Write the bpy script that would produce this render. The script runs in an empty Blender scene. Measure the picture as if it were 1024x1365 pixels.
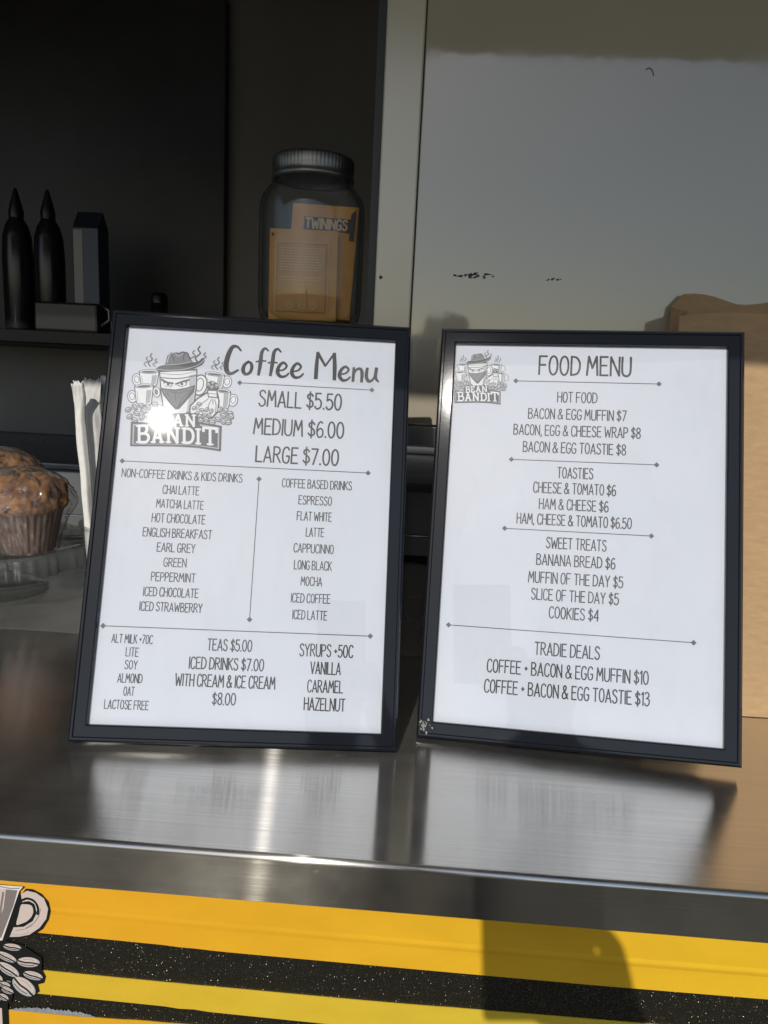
import bpy, bmesh, math, random
from mathutils import Vector, Matrix, noise

random.seed(7)
R = math.radians
sc = bpy.context.scene
COL = sc.collection

# ------------------------------------------------------------------ camera, sky, sun, exposure
# rows of M: the place's x (along the counter), y (into the van) and z (up) axes seen from the camera
M=[[0.99732, 0.05784, -0.04488], [0.05503, -0.18803, 0.98062], [0.04828, -0.98046, -0.19071]]
CAMZ=1.32257
FRAMES=[[[0.99562, 0.09321, -0.00676], [-0.0267, 0.35306, 0.93522], [0.08956, -0.93095, 0.354], [-0.12425, 0.54158, 1.20371]], [[0.99371, -0.1082, 0.02891], [0.00766, 0.32318, 0.94631], [-0.11173, -0.94013, 0.32198], [0.12325, 0.5598, 1.20653]]]
TEXT1=[('SMALL $5.50', 0.032, 0.0973, 0.0629, 0.0125),
 ('MEDIUM $6.00', 0.0322, 0.075, 0.0682, 0.0124),
 ('LARGE $7.00', 0.0322, 0.0533, 0.0621, 0.0122),
 ('NON-COFFEE DRINKS & KIDS DRINKS', -0.0527, 0.0337, 0.0892, 0.0063),
 ('CHAI LATTE', -0.0528, 0.0224, 0.0266, 0.0063),
 ('MATCHA LATTE', -0.0527, 0.0117, 0.0346, 0.0062),
 ('HOT CHOCOLATE', -0.0528, 0.0008, 0.0389, 0.0065),
 ('ENGLISH BREAKFAST', -0.0527, -0.0102, 0.0502, 0.0064),
 ('EARL GREY', -0.0528, -0.021, 0.0275, 0.0064),
 ('GREEN', -0.0526, -0.032, 0.0163, 0.0063),
 ('PEPPERMINT', -0.053, -0.0428, 0.0318, 0.0063),
 ('ICED CHOCOLATE', -0.0538, -0.0539, 0.0395, 0.0064),
 ('ICED STRAWBERRY', -0.0529, -0.0646, 0.0448, 0.0064),
 ('COFFEE BASED DRINKS', 0.0483, 0.0318, 0.0523, 0.0065),
 ('ESPRESSO', 0.0476, 0.0193, 0.0246, 0.0065),
 ('FLAT WHITE', 0.0476, 0.0072, 0.0257, 0.0065),
 ('LATTE', 0.0487, -0.0048, 0.0131, 0.0065),
 ('CAPPUCINNO', 0.0484, -0.0171, 0.0294, 0.0065),
 ('LONG BLACK', 0.0485, -0.0297, 0.0276, 0.0065),
 ('MOCHA', 0.048, -0.0416, 0.0154, 0.0064),
 ('ICED COFFEE', 0.0482, -0.0541, 0.0285, 0.0065),
 ('ICED LATTE', 0.0482, -0.0663, 0.0249, 0.0065),
 ('ALT MILK +70C', -0.0785, -0.0884, 0.0289, 0.0061),
 ('LITE', -0.0776, -0.0977, 0.0088, 0.0061),
 ('SOY', -0.0776, -0.1067, 0.0086, 0.006),
 ('ALMOND', -0.0775, -0.1162, 0.0171, 0.0062),
 ('OAT', -0.0773, -0.1253, 0.0073, 0.0061),
 ('LACTOSE FREE', -0.0782, -0.1347, 0.0308, 0.0061),
 ('TEAS $5.00', -0.0085, -0.0903, 0.0318, 0.008),
 ('ICED DRINKS $7.00', -0.0098, -0.1037, 0.0532, 0.0082),
 ('WITH CREAM & ICE CREAM', -0.0097, -0.116, 0.071, 0.0084),
 ('$8.00', -0.0099, -0.1284, 0.0164, 0.0081),
 ('SYRUPS +50C', 0.0617, -0.0916, 0.0385, 0.0086),
 ('VANILLA', 0.0617, -0.1042, 0.0216, 0.0085),
 ('CARAMEL', 0.0621, -0.1171, 0.0253, 0.0084),
 ('HAZELNUT', 0.0623, -0.1298, 0.0292, 0.0086)]
TEXT2=[('FOOD MENU', -0.0018, 0.1315, 0.0691, 0.0151),
 ('HOT FOOD', -0.0065, 0.106, 0.0298, 0.0081),
 ('BACON & EGG MUFFIN $7', -0.0063, 0.0923, 0.0735, 0.008),
 ('BACON, EGG & CHEESE WRAP $8', -0.0062, 0.0791, 0.0948, 0.0081),
 ('BACON & EGG TOASTIE $8', -0.0075, 0.0657, 0.0767, 0.0081),
 ('TOASTIES', -0.0059, 0.0461, 0.0263, 0.0081),
 ('CHEESE & TOMATO $6', -0.0061, 0.034, 0.0609, 0.0081),
 ('HAM & CHEESE $6', -0.0062, 0.0214, 0.051, 0.008),
 ('HAM, CHEESE & TOMATO $6.50', -0.0058, 0.0094, 0.0844, 0.008),
 ('SWEET TREATS', -0.0033, -0.0083, 0.0438, 0.0082),
 ('BANANA BREAD $6', -0.0032, -0.0213, 0.0573, 0.0082),
 ('MUFFIN OF THE DAY $5', -0.003, -0.0349, 0.0688, 0.0082),
 ('SLICE OF THE DAY $5', -0.003, -0.0476, 0.0632, 0.0082),
 ('COOKIES $4', -0.0031, -0.0605, 0.0357, 0.0083),
 ('TRADIE DEALS', -0.0071, -0.0879, 0.0466, 0.0092),
 ('COFFEE + BACON & EGG MUFFIN $10', -0.0068, -0.1031, 0.1158, 0.0093),
 ('COFFEE + BACON & EGG TOASTIE $13', -0.007, -0.1181, 0.1181, 0.0094)]
RULES1=[(-0.0152, 0.1089, 0.0867, 0.1084), (-0.0981, 0.0426, 0.0865, 0.0426), (0.005, 0.0338, 0.004, -0.0713), (-0.1001, -0.0804, 0.0932, -0.0794)]
RULES2=[(-0.054, 0.1179, 0.054, 0.1186), (-0.0545, 0.0549, 0.0536, 0.0552), (-0.057, 0.0011, 0.051, 0.0007), (-0.0955, -0.0742, 0.082, -0.0764)]


SUN = Vector((-0.1628, -0.7984, 0.5797)).normalized()

cam_data = bpy.data.cameras.new("camera")
cam = bpy.data.objects.new("camera", cam_data)
COL.objects.link(cam)
cam.matrix_world = Matrix(((M[0][0], -M[0][1], -M[0][2], 0), (M[1][0], -M[1][1], -M[1][2], 0),
                           (M[2][0], -M[2][1], -M[2][2], CAMZ), (0, 0, 0, 1)))
cam_data.lens = 36 * 1005.6 / 1365
cam_data.sensor_width = 36
cam_data.clip_start = 0.02
cam_data.clip_end = 3000
sc.camera = cam

world = bpy.data.worlds.new("World")
sc.world = world
world.use_nodes = True
wn = world.node_tree
sky = wn.nodes.new("ShaderNodeTexSky")
sky.sky_type = 'NISHITA'
sky.sun_disc = False
sky.sun_elevation = math.asin(SUN.z)
sky.sun_rotation = math.atan2(SUN.x, SUN.y)
sky.dust_density = 0.8
wn.links.new(sky.outputs[0], wn.nodes["Background"].inputs[0])
wn.nodes["Background"].inputs[1].default_value = 0.095

sun_data = bpy.data.lights.new("sun", 'SUN')
sun_data.energy = 3.1
sun_data.angle = R(0.53)
sun_data.color = (1.0, 0.95, 0.88)
sun = bpy.data.objects.new("sun", sun_data)
COL.objects.link(sun)
sun.rotation_euler = SUN.to_track_quat('Z', 'Y').to_euler()
sun.location = SUN * 20

sc.view_settings.view_transform = 'Standard'
sc.view_settings.look = 'None'
sc.view_settings.exposure = 0.0
sc.view_settings.gamma = 1.0
sc.render.engine = 'CYCLES'
sc.cycles.max_bounces = 14
sc.cycles.transparent_max_bounces = 24
sc.cycles.glossy_bounces = 6
sc.cycles.diffuse_bounces = 5
sc.cycles.caustics_reflective = True
sc.cycles.sample_clamp_indirect = 6.0

# ------------------------------------------------------------------ helpers
def at(px, py, Y=None, Z=None):
    """the place's point seen at a photo pixel, on the upright plane y=Y or the level z=Z"""
    c = ((px - 512) / 1005.6, (py - 682.5) / 1005.6, 1.0)
    d = [sum(M[i][k] * c[k] for k in range(3)) for i in range(3)]
    s = Y / d[1] if Y is not None else (Z - CAMZ) / d[2]
    return Vector((d[0] * s, d[1] * s, CAMZ + d[2] * s))

class Nodes:
    def __init__(self, name):
        self.m = bpy.data.materials.new(name)
        self.m.use_nodes = True
        self.t = self.m.node_tree
        self.b = self.t.nodes["Principled BSDF"]
        self.o = self.t.nodes["Material Output"]
    def n(self, kind, **kw):
        x = self.t.nodes.new("ShaderNode" + kind)
        for k, v in kw.items():
            if hasattr(x, k): setattr(x, k, v)
            else: x.inputs[k].default_value = v
        return x
    def l(self, a, b): self.t.links.new(a, b)
    def set(self, **kw):
        for k, v in kw.items(): self.b.inputs[k.replace('_', ' ')].default_value = v
    def coords(self, scale=(1, 1, 1), kind='Object'):
        tc = self.n("TexCoord"); mp = self.n("Mapping")
        mp.inputs["Scale"].default_value = scale
        self.l(tc.outputs[kind], mp.inputs[0]); return mp.outputs[0]
    def noise(self, vec, scale, detail=4, rough=.55):
        x = self.n("TexNoise"); x.inputs["Scale"].default_value = scale
        x.inputs["Detail"].default_value = detail; x.inputs["Roughness"].default_value = rough
        if vec is not None: self.l(vec, x.inputs["Vector"])
        return x.outputs["Fac"]
    def ramp(self, fac, stops):
        x = self.n("ValToRGB"); cr = x.color_ramp
        while len(cr.elements) < len(stops): cr.elements.new(0.5)
        for e, (p, c) in zip(cr.elements, stops): e.position = p; e.color = (*c, 1)
        self.l(fac, x.inputs[0]); return x.outputs[0]
    def maprange(self, v, a, b, c, d):
        x = self.n("MapRange"); self.l(v, x.inputs[0])
        for i, q in enumerate((a, b, c, d)): x.inputs[i + 1].default_value = q
        return x.outputs[0]
    def bump(self, h, strength, dist=.001):
        x = self.n("Bump"); x.inputs["Strength"].default_value = strength; x.inputs["Distance"].default_value = dist
        self.l(h, x.inputs["Height"]); self.l(x.outputs[0], self.b.inputs["Normal"]); return x.outputs[0]

def plain(name, col, rough=.5, metal=0.0, **kw):
    k = Nodes(name); k.set(Base_Color=(*col, 1), Roughness=rough, Metallic=metal, **kw)
    return k.m

def mottled(name, c1, c2, scale, rough=.6, bump=.2, stretch=(1, 1, 1), bdist=.001):
    k = Nodes(name); v = k.coords(stretch); f = k.noise(v, scale)
    k.l(k.ramp(f, [(.3, c1), (.7, c2)]), k.b.inputs["Base Color"]); k.set(Roughness=rough)
    if bump: k.bump(k.noise(v, scale * 2.3), bump, bdist)
    return k.m

def clear_sheet(name, rough, tint=(1, 1, 1), ior=1.49, edge=None, bumpscale=0, bumpstr=0, film=0.0, specks=0.0):
    """thin clear plastic or glass wall: lets light through, mirrors at the surface; film = share of milky haze"""
    k = Nodes(name); t = k.t
    t.nodes.remove(k.b)
    tr = k.n("BsdfTransparent"); tr.inputs[0].default_value = (*tint, 1)
    if edge:
        lw = k.n("LayerWeight"); lw.inputs[0].default_value = .35
        k.l(k.ramp(lw.outputs["Facing"], [(.35, tint), (.95, edge)]), tr.inputs[0])
    gl = k.n("BsdfGlossy"); gl.inputs["Roughness"].default_value = rough
    fr = k.n("LayerWeight"); fr.inputs[0].default_value = .5          # Schlick reflectance, the same from both sides
    f0 = ((ior - 1) / (ior + 1)) ** 2
    pw5 = k.n("Math", operation='POWER'); k.l(fr.outputs["Facing"], pw5.inputs[0]); pw5.inputs[1].default_value = 5
    sch = k.n("Math", operation='MULTIPLY_ADD'); k.l(pw5.outputs[0], sch.inputs[0]); sch.inputs[1].default_value = 1 - f0; sch.inputs[2].default_value = f0
    base = tr.outputs[0]
    if film:
        df = k.n("BsdfDiffuse"); df.inputs[0].default_value = (.8, .8, .8, 1)
        fm = k.n("MixShader"); fm.inputs[0].default_value = film
        k.l(tr.outputs[0], fm.inputs[1]); k.l(df.outputs[0], fm.inputs[2]); base = fm.outputs[0]
        if specks:                                                    # dust and wiped finger smears on the sheet
            a = k.maprange(k.noise(k.coords((1, .5, 1)), 26, 5, .6), .5, .78, film, film + specks)
            b = k.maprange(k.noise(k.coords(), 900, 2), .72, .78, 0, specks * 4)
            ad = k.n("Math", operation='ADD'); k.l(a, ad.inputs[0]); k.l(b, ad.inputs[1]); k.l(ad.outputs[0], fm.inputs[0])
    mx = k.n("MixShader"); k.l(sch.outputs[0], mx.inputs[0]); k.l(base, mx.inputs[1]); k.l(gl.outputs[0], mx.inputs[2])
    if bumpstr:
        bp = k.n("Bump"); bp.inputs["Strength"].default_value = bumpstr; bp.inputs["Distance"].default_value = .004
        k.l(k.noise(k.coords(), bumpscale, 3), bp.inputs["Height"])
        k.l(bp.outputs[0], gl.inputs["Normal"]); k.l(bp.outputs[0], fr.inputs["Normal"])
    k.l(mx.outputs[0], k.o.inputs[0])
    return k.m

def link(name, bm, mats, parent=None, smooth=False, mw=None, recalc=True):
    if recalc: bmesh.ops.recalc_face_normals(bm, faces=bm.faces[:])
    me = bpy.data.meshes.new(name)
    if smooth:
        for f in bm.faces: f.smooth = True
    bm.to_mesh(me); bm.free()
    o = bpy.data.objects.new(name, me)
    for m in (mats if isinstance(mats, (list, tuple)) else [mats]): me.materials.append(m)
    COL.objects.link(o)
    if parent is not None: o.parent = parent
    if mw is not None: o.matrix_local = mw
    return o

def tag(o, label=None, cat=None, group=None, kind=None):
    for k, v in (("label", label), ("category", cat), ("group", group), ("kind", kind)):
        if v: o[k] = v
    return o

def thing(name, loc, label, cat, group=None, mw=None):
    o = bpy.data.objects.new(name, None); COL.objects.link(o)
    o.empty_display_size = .05
    if mw is not None: o.matrix_world = mw
    else: o.location = loc
    return tag(o, label, cat, group)

def box(bm, x0, x1, y0, y1, z0, z1, bev=0.0, seg=2, mi=0):
    r = bmesh.ops.create_cube(bm, size=1)
    vs = r['verts']
    for v in vs:
        v.co = Vector((x0 + (v.co.x + .5) * (x1 - x0), y0 + (v.co.y + .5) * (y1 - y0), z0 + (v.co.z + .5) * (z1 - z0)))
    fs = set(f for v in vs for f in v.link_faces)
    for f in fs: f.material_index = mi
    if bev:
        es = list(set(e for v in vs for e in v.link_edges))
        bmesh.ops.bevel(bm, geom=es, offset=bev, segments=seg, profile=.5, affect='EDGES')
    return vs

def boxbm(*a, **k):
    bm = bmesh.new(); box(bm, *a, **k); return bm

def lathe(bm, prof, n=48, fn=None, close=False, mi=0):
    """prof: list of (radius, z); fn(angle, i, r, z) -> (r, z)"""
    rings = []
    for i, (r, z) in enumerate(prof):
        ring = []
        for k in range(n):
            a = 2 * math.pi * k / n
            rr, zz = fn(a, i, r, z) if fn else (r, z)
            ring.append(bm.verts.new((rr * math.cos(a), rr * math.sin(a), zz)))
        rings.append(ring)
    for a, b in zip(rings, rings[1:]):
        for k in range(n):
            f = bm.faces.new((a[k], a[(k + 1) % n], b[(k + 1) % n], b[k])); f.material_index = mi
    if close:
        for ring in (rings[0], rings[-1]):
            f = bm.faces.new(ring); f.material_index = mi
    return rings

def tube(bm, pts, rad, n=10, mi=0):
    pts = [Vector(p) for p in pts]
    rings = []
    for i, p in enumerate(pts):
        d = (pts[min(i + 1, len(pts) - 1)] - pts[max(i - 1, 0)]).normalized()
        a = d.orthogonal().normalized() if i == 0 else (rings_a - d * d.dot(rings_a)).normalized()
        rings_a = a
        b = d.cross(a)
        r = rad[i] if isinstance(rad, (list, tuple)) else rad
        rings.append([bm.verts.new(p + (a * math.cos(2 * math.pi * k / n) + b * math.sin(2 * math.pi * k / n)) * r) for k in range(n)])
    for a, b in zip(rings, rings[1:]):
        for k in range(n):
            bm.faces.new((a[k], a[(k + 1) % n], b[(k + 1) % n], b[k])).material_index = mi
    bm.faces.new(rings[0][::-1]).material_index = mi
    bm.faces.new(rings[-1]).material_index = mi

def smooth_line(pts, closed=False, sub=5):
    n = len(pts); out = []
    if n < 3: return list(pts)
    rng = range(n if closed else n - 1)
    for i in rng:
        g = lambda j: pts[j % n] if closed else pts[max(0, min(n - 1, j))]
        p0, p1, p2, p3 = g(i - 1), g(i), g(i + 1), g(i + 2)
        for s in range(sub):
            t = s / sub
            out.append(tuple(.5 * (2 * p1[q] + (p2[q] - p0[q]) * t + (2 * p0[q] - 5 * p1[q] + 4 * p2[q] - p3[q]) * t * t
                                   + (3 * p1[q] - p0[q] - 3 * p2[q] + p3[q]) * t ** 3) for q in (0, 1)))
    if not closed: out.append(tuple(pts[-1]))
    return out

class Print:
    """ink on a flat sheet: every stroke or patch lies a hair above the last one"""
    def __init__(self, z0=1e-4, dz=7e-6):
        self.bm = bmesh.new(); self.z = z0; self.dz = dz
    def up(self):
        self.z += self.dz; return self.z
    def poly(self, pts, mi=0):
        z = self.up()
        vs = [self.bm.verts.new((p[0], p[1], z)) for p in pts]
        f = self.bm.faces.new(vs); f.material_index = mi
        if f.normal.z == 0: f.normal_update()
        if f.normal.z < 0: f.normal_flip()
    def line(self, pts, w, mi=0, closed=False, cap=True, widths=None):
        if not closed and widths is None and len(pts) > 2:        # break the ribbon at sharp corners
            for i in range(1, len(pts) - 1):
                a = Vector(pts[i][:2]) - Vector(pts[i - 1][:2]); b = Vector(pts[i + 1][:2]) - Vector(pts[i][:2])
                if a.length > 1e-9 and b.length > 1e-9 and a.normalized().dot(b.normalized()) < .3:
                    self.line(pts[:i + 1], w, mi, False, cap); self.line(pts[i:], w, mi, False, cap)
                    return
        z = self.up(); n = len(pts)
        if n < 2: return
        P = [Vector(p[:2]) for p in pts]
        Q = [P[0]]
        for p in P[1:]:
            if (p - Q[-1]).length > 1e-7: Q.append(p)
        if widths is not None and len(Q) != n: widths = None
        P = Q; n = len(P)
        if n < 2: return
        L, Rr = [], []
        for i in range(n):
            a = P[i] - P[i - 1] if (i > 0 or closed) else P[1] - P[0]
            b = P[(i + 1) % n] - P[i] if (i < n - 1 or closed) else P[-1] - P[-2]
            a = a.normalized(); b = b.normalized()
            na = Vector((-a.y, a.x)); nb = Vector((-b.y, b.x))
            m = na + nb
            m = na if m.length < 1e-3 else m.normalized()
            k = 1 / max(.45, m.dot(na))
            h = (widths[i] if widths else w) / 2
            L.append(P[i] + m * h * k); Rr.append(P[i] - m * h * k)
        if cap and not closed:
            for i, s in ((0, -1), (n - 1, 1)):
                d = ((P[1] - P[0]) if i == 0 else (P[-1] - P[-2])).normalized()
                h = (widths[i] if widths else w) * .28
                L[i] = L[i] + d * s * h; Rr[i] = Rr[i] + d * s * h
        vl = [self.bm.verts.new((p.x, p.y, z)) for p in L]
        vr = [self.bm.verts.new((p.x, p.y, z)) for p in Rr]
        for i in range(n if closed else n - 1):
            j = (i + 1) % n
            try: f = self.bm.faces.new((vr[i], vr[j], vl[j], vl[i])); f.material_index = mi
            except ValueError: pass
    def ellipse(self, cx, cy, rx, ry, rot=0, mi=0, n=22, tf=None, wline=0):
        c, s = math.cos(rot), math.sin(rot)
        pts = []
        for k in range(n):
            a = 2 * math.pi * k / n
            x, y = rx * math.cos(a), ry * math.sin(a)
            p = (cx + x * c - y * s, cy + x * s + y * c)
            pts.append(tf(*p) if tf else p)
        if wline: self.line(pts, wline, mi, closed=True)
        else: self.poly(pts, mi)
    def done(self, name, mats, parent, mw=None):
        return link(name, self.bm, mats, parent, mw=mw, recalc=False)

# ------------------------------------------------------------------ the narrow hand-drawn capitals of the menus
GLY = {
'A': (40, "0,0 20,100 40,0|6,30 35,30"), 'B': (36, "0,0 0,100|~0,99 22,97 31,79 22,58 1,53|~1,53 26,48 36,27 26,3 0,1"),
'C': (34, "~34,83 28,97 17,100 5,87 0,50 4,13 17,0 29,4 34,19"), 'D': (37, "0,0 0,100|~0,99 21,95 35,72 37,40 27,9 0,1"),
'E': (32, "32,99 0,99 0,1 33,1|1,53 27,53"), 'F': (32, "33,99 0,99 0,0|1,52 27,52"),
'G': (36, "~34,83 28,97 17,100 5,87 0,50 4,13 17,0 29,4 35,22 35,44|35,44 20,44"), 'H': (36, "0,0 0,100|36,0 36,100|1,52 35,52"),
'I': (2, "1,0 1,100"), 'J': (26, "~26,100 26,25 19,2 8,1 0,16"), 'K': (35, "0,0 0,100|34,100 1,45|9,56 36,0"),
'L': (30, "0,100 0,1 31,1"), 'M': (46, "0,0 6,100 23,38 40,100 46,0"), 'N': (37, "0,0 0,100 37,0 37,100"),
'O': (36, "@18,100 5,86 0,50 5,14 18,0 31,14 36,50 31,86"), 'P': (33, "0,0 0,100|~0,99 24,96 33,75 25,52 1,46"),
'Q': (36, "@18,100 5,86 0,50 5,14 18,0 31,14 36,50 31,86|22,24 38,-6"), 'R': (36, "0,0 0,100|~0,99 24,96 32,76 24,55 1,50|14,51 37,0"),
'S': (33, "~32,85 25,97 15,100 4,90 4,70 17,55 30,40 32,16 20,1 8,3 0,18"), 'T': (36, "0,99 36,99|18,98 18,0"),
'U': (36, "~0,100 0,28 7,5 18,0 29,5 36,28 36,100"), 'V': (38, "0,100 19,0 38,100"), 'W': (54, "0,100 12,0 27,72 42,0 54,100"),
'X': (36, "0,0 36,100|0,100 36,0"), 'Y': (36, "0,100 18,48 36,100|18,48 18,0"), 'Z': (34, "0,99 34,99 0,1 35,1"),
'0': (35, "@17,100 5,86 0,50 5,14 17,0 30,14 35,50 30,86"), '1': (12, "0,82 11,100 11,0"),
'2': (32, "~1,80 8,97 20,99 30,82 26,58 1,2|1,1 33,1"), '3': (32, "~1,88 12,100 26,93 28,70 12,54|~12,54 30,46 32,20 19,0 5,3 0,16"),
'4': (35, "27,0 27,100 0,30 36,30"), '5': (33, "31,99 4,99 3,56|~3,56 17,64 32,46 31,16 17,0 4,5 0,16"),
'6': (33, "~29,90 18,99 5,78 0,40 6,6 18,0 31,12 31,42 18,56 2,38"), '7': (33, "0,99 33,99 9,0"),
'8': (33, "@17,100 4,88 5,65 17,54 31,37 31,12 17,0 3,12 3,37 17,54 29,65 30,88"),
'$': (33, "~32,78 25,90 15,92 4,83 4,67 17,55 30,41 32,20 20,8 8,10 0,22|16,107 16,-8"),
'&': (42, "~42,2 12,66 9,86 18,99 28,88 24,68 3,36 1,12 13,0 28,8 40,40"), '+': (22, "11,62 11,34|0,48 22,48"),
'.': (4, "2,0 2,7"), ',': (6, "4,6 0,-14"), '-': (20, "0,48 20,48"),
}
def glyph_strokes(ch):
    w, s = GLY[ch]; out = []
    for part in s.split('|'):
        sm = part[0] in '~@'; cl = part[0] == '@'
        pts = [tuple(float(q) / 100 for q in p.split(',')) for p in part.lstrip('~@').split()]
        out.append((smooth_line(pts, cl) if sm else pts, cl))
    return w / 100, out

def text_line(pr, s, cx, cy, width, cap, weight=.104, mi=0):
    gap, space = .125, .20
    x = 0; items = []
    for ch in s:
        if ch == ' ': x += space; continue
        w, st = glyph_strokes(ch); items.append((x, st)); x += w + gap
    tot = x - gap
    k = width / tot
    for gx, st in items:
        j = random.uniform(-.012, .012); lean = random.uniform(-.012, .012)
        for pts, cl in st:
            q = [(cx - width / 2 + (gx + px + lean * py) * k, cy + (py - .5 + j) * cap) for px, py in pts]
            pr.line(q, cap * weight * random.uniform(.94, 1.08), mi, closed=cl)

def diamond_rule(name, parent, x0, y0, x1, y1, ink):
    pr = Print(2.0e-4)
    pr.line([(x0, y0), (x1, y1)], .00062, 0, cap=False)
    for x, y in ((x0, y0), (x1, y1)):
        r = .0021
        pr.poly([(x - r, y), (x, y - r), (x + r, y), (x, y + r)], 0)
    return pr.done(name, ink, parent)

# ------------------------------------------------------------------ materials
def brushed_steel(name, base=(.80, .78, .735), rough=.165, aniso=1.0, grain=1.0, scratch=.011, dust=.045):
    k = Nodes(name)
    k.set(Base_Color=(*base, 1), Metallic=1.0, Roughness=rough, Anisotropic=aniso)
    k.b.inputs["Anisotropic Rotation"].default_value = .25
    cx = k.n("CombineXYZ"); cx.inputs[0].default_value = 1.0
    k.l(cx.outputs[0], k.b.inputs["Tangent"])
    fine = k.noise(k.coords((3, 900, 900)), 1.0, 3, .6)            # grain running along the counter
    long = k.noise(k.coords((.9, 140, 140)), 1.0, 3, .6)
    smudge = k.noise(k.coords((1, 1, 1)), 9.0, 5, .62)
    spots = k.noise(k.coords((1, 1.6, 1.6)), 70.0, 3, .5)
    a = k.n("Math", operation='MULTIPLY_ADD'); k.l(fine, a.inputs[0]); a.inputs[1].default_value = .6; k.l(long, a.inputs[2])
    k.bump(a.outputs[0], .07 * grain, .0004)
    r = k.maprange(smudge, .35, .7, rough - .03, rough + .05)
    r2 = k.n("Math", operation='ADD'); k.l(r, r2.inputs[0]); k.l(k.maprange(spots, .68, .76, 0, .03), r2.inputs[1])
    k.l(r2.outputs[0], k.b.inputs["Roughness"])
    c = k.ramp(smudge, [(.3, tuple(q * .95 for q in base)), (.7, base)])
    mx = k.n("MixRGB", blend_type='MULTIPLY'); mx.inputs[0].default_value = 1
    k.l(c, mx.inputs[1]); k.l(k.ramp(fine, [(.3, (.84, .84, .84)), (.7, (1, 1, 1))]), mx.inputs[2])
    k.l(mx.outputs[0], k.b.inputs["Base Color"])
    gl = k.n("BsdfAnisotropic"); gl.distribution = 'BECKMANN'; gl.inputs["Roughness"].default_value = .31      # the coarse scratches: a wide, thin streak across the grain
    gl.inputs["Anisotropy"].default_value = .93; gl.inputs["Color"].default_value = (*base, 1)
    k.l(cx.outputs[0], gl.inputs["Tangent"])
    ms = k.n("MixShader"); k.l(k.maprange(fine, .25, .75, scratch * .3, scratch * 1.7), ms.inputs[0])
    k.l(k.b.outputs[0], ms.inputs[1]); k.l(gl.outputs[0], ms.inputs[2]); 
    df = k.n("BsdfDiffuse"); df.inputs[0].default_value = (.40, .375, .33, 1)                       # handled, dusty surface
    md_ = k.n("MixShader"); k.l(k.maprange(smudge, .35, .7, dust * .75, dust * 1.3), md_.inputs[0])
    k.l(ms.outputs[0], md_.inputs[1]); k.l(df.outputs[0], md_.inputs[2]); k.l(md_.outputs[0], k.o.inputs[0])
    return k.m

STEEL = brushed_steel("brushed_steel")
STEEL_NOSE = brushed_steel("shaded_nosing_steel", (.50, .475, .41), .19, dust=.03)  # darker copy of the steel: the front face's dimness is put into its colour
STEEL_BENCH = brushed_steel("bench_steel", rough=.24, dust=.10, scratch=.05)
STEEL_DULL = brushed_steel("dull_steel", (.26, .26, .26), .30, .8)

def gloss_white(name, base, rough=.12, peel=.10):
    k = Nodes(name)
    k.set(Roughness=rough, IOR=2.0)
    v = k.coords()
    k.l(k.ramp(k.noise(v, 5, 4), [(.3, tuple(q * .95 for q in base)), (.7, base)]), k.b.inputs["Base Color"])
    a = k.n("Math", operation='MULTIPLY_ADD'); k.l(k.noise(k.coords((1, 1, .5)), 60, 2), a.inputs[0]); a.inputs[1].default_value = .5
    k.l(k.noise(v, 14, 2), a.inputs[2])
    k.bump(a.outputs[0], peel, .002)
    k.l(k.maprange(k.noise(v, 22, 4), .45, .8, rough, rough + .06), k.b.inputs["Roughness"])
    return k.m

WALL = gloss_white("white_gelcoat", (.40, .36, .275), .045, .06)
POST = gloss_white("cream_trim", (.50, .45, .315), .22, .05)
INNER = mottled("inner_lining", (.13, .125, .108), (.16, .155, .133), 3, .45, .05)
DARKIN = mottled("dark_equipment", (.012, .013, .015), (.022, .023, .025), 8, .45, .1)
AWN = mottled("awning_lining", (.22, .205, .165), (.27, .255, .21), 4, .5, .05)
RUBBER = plain("rubber_seal", (.012, .012, .012), .6)
ALU = plain("alloy_rail", (.30, .32, .34), .28, 1.0)

def yellow(name, c1, c2):
    k = Nodes(name)
    tc = k.n("TexCoord"); sx = k.n("SeparateXYZ"); k.l(tc.outputs["Object"], sx.inputs[0])
    f = k.maprange(sx.outputs[0], -.28, .26, 0, 1)                 # the wrap's colour fades from orange to lemon along x
    col = k.ramp(f, [(0, c1), (1, c2)])
    d = k.n("MixRGB", blend_type='MULTIPLY'); d.inputs[0].default_value = 1
    k.l(col, d.inputs[1]); k.l(k.ramp(k.noise(k.coords((1, 1, 2)), 18, 5), [(.35, (.93, .92, .90)), (.6, (1, 1, 1))]), d.inputs[2])
    k.l(d.outputs[0], k.b.inputs["Base Color"]); k.set(Roughness=.32)
    k.bump(k.noise(k.coords((.6, 1, 3)), 24, 3), .08, .002)
    return k.m
YEL1 = yellow("wrap_yellow_orange", (.80, .39, .022), (.80, .50, .024))
YEL2 = yellow("wrap_yellow_lemon", (.70, .45, .032), (.72, .56, .05))
YEL3 = yellow("wrap_yellow_low", (.78, .40, .02), (.78, .48, .02))

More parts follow.
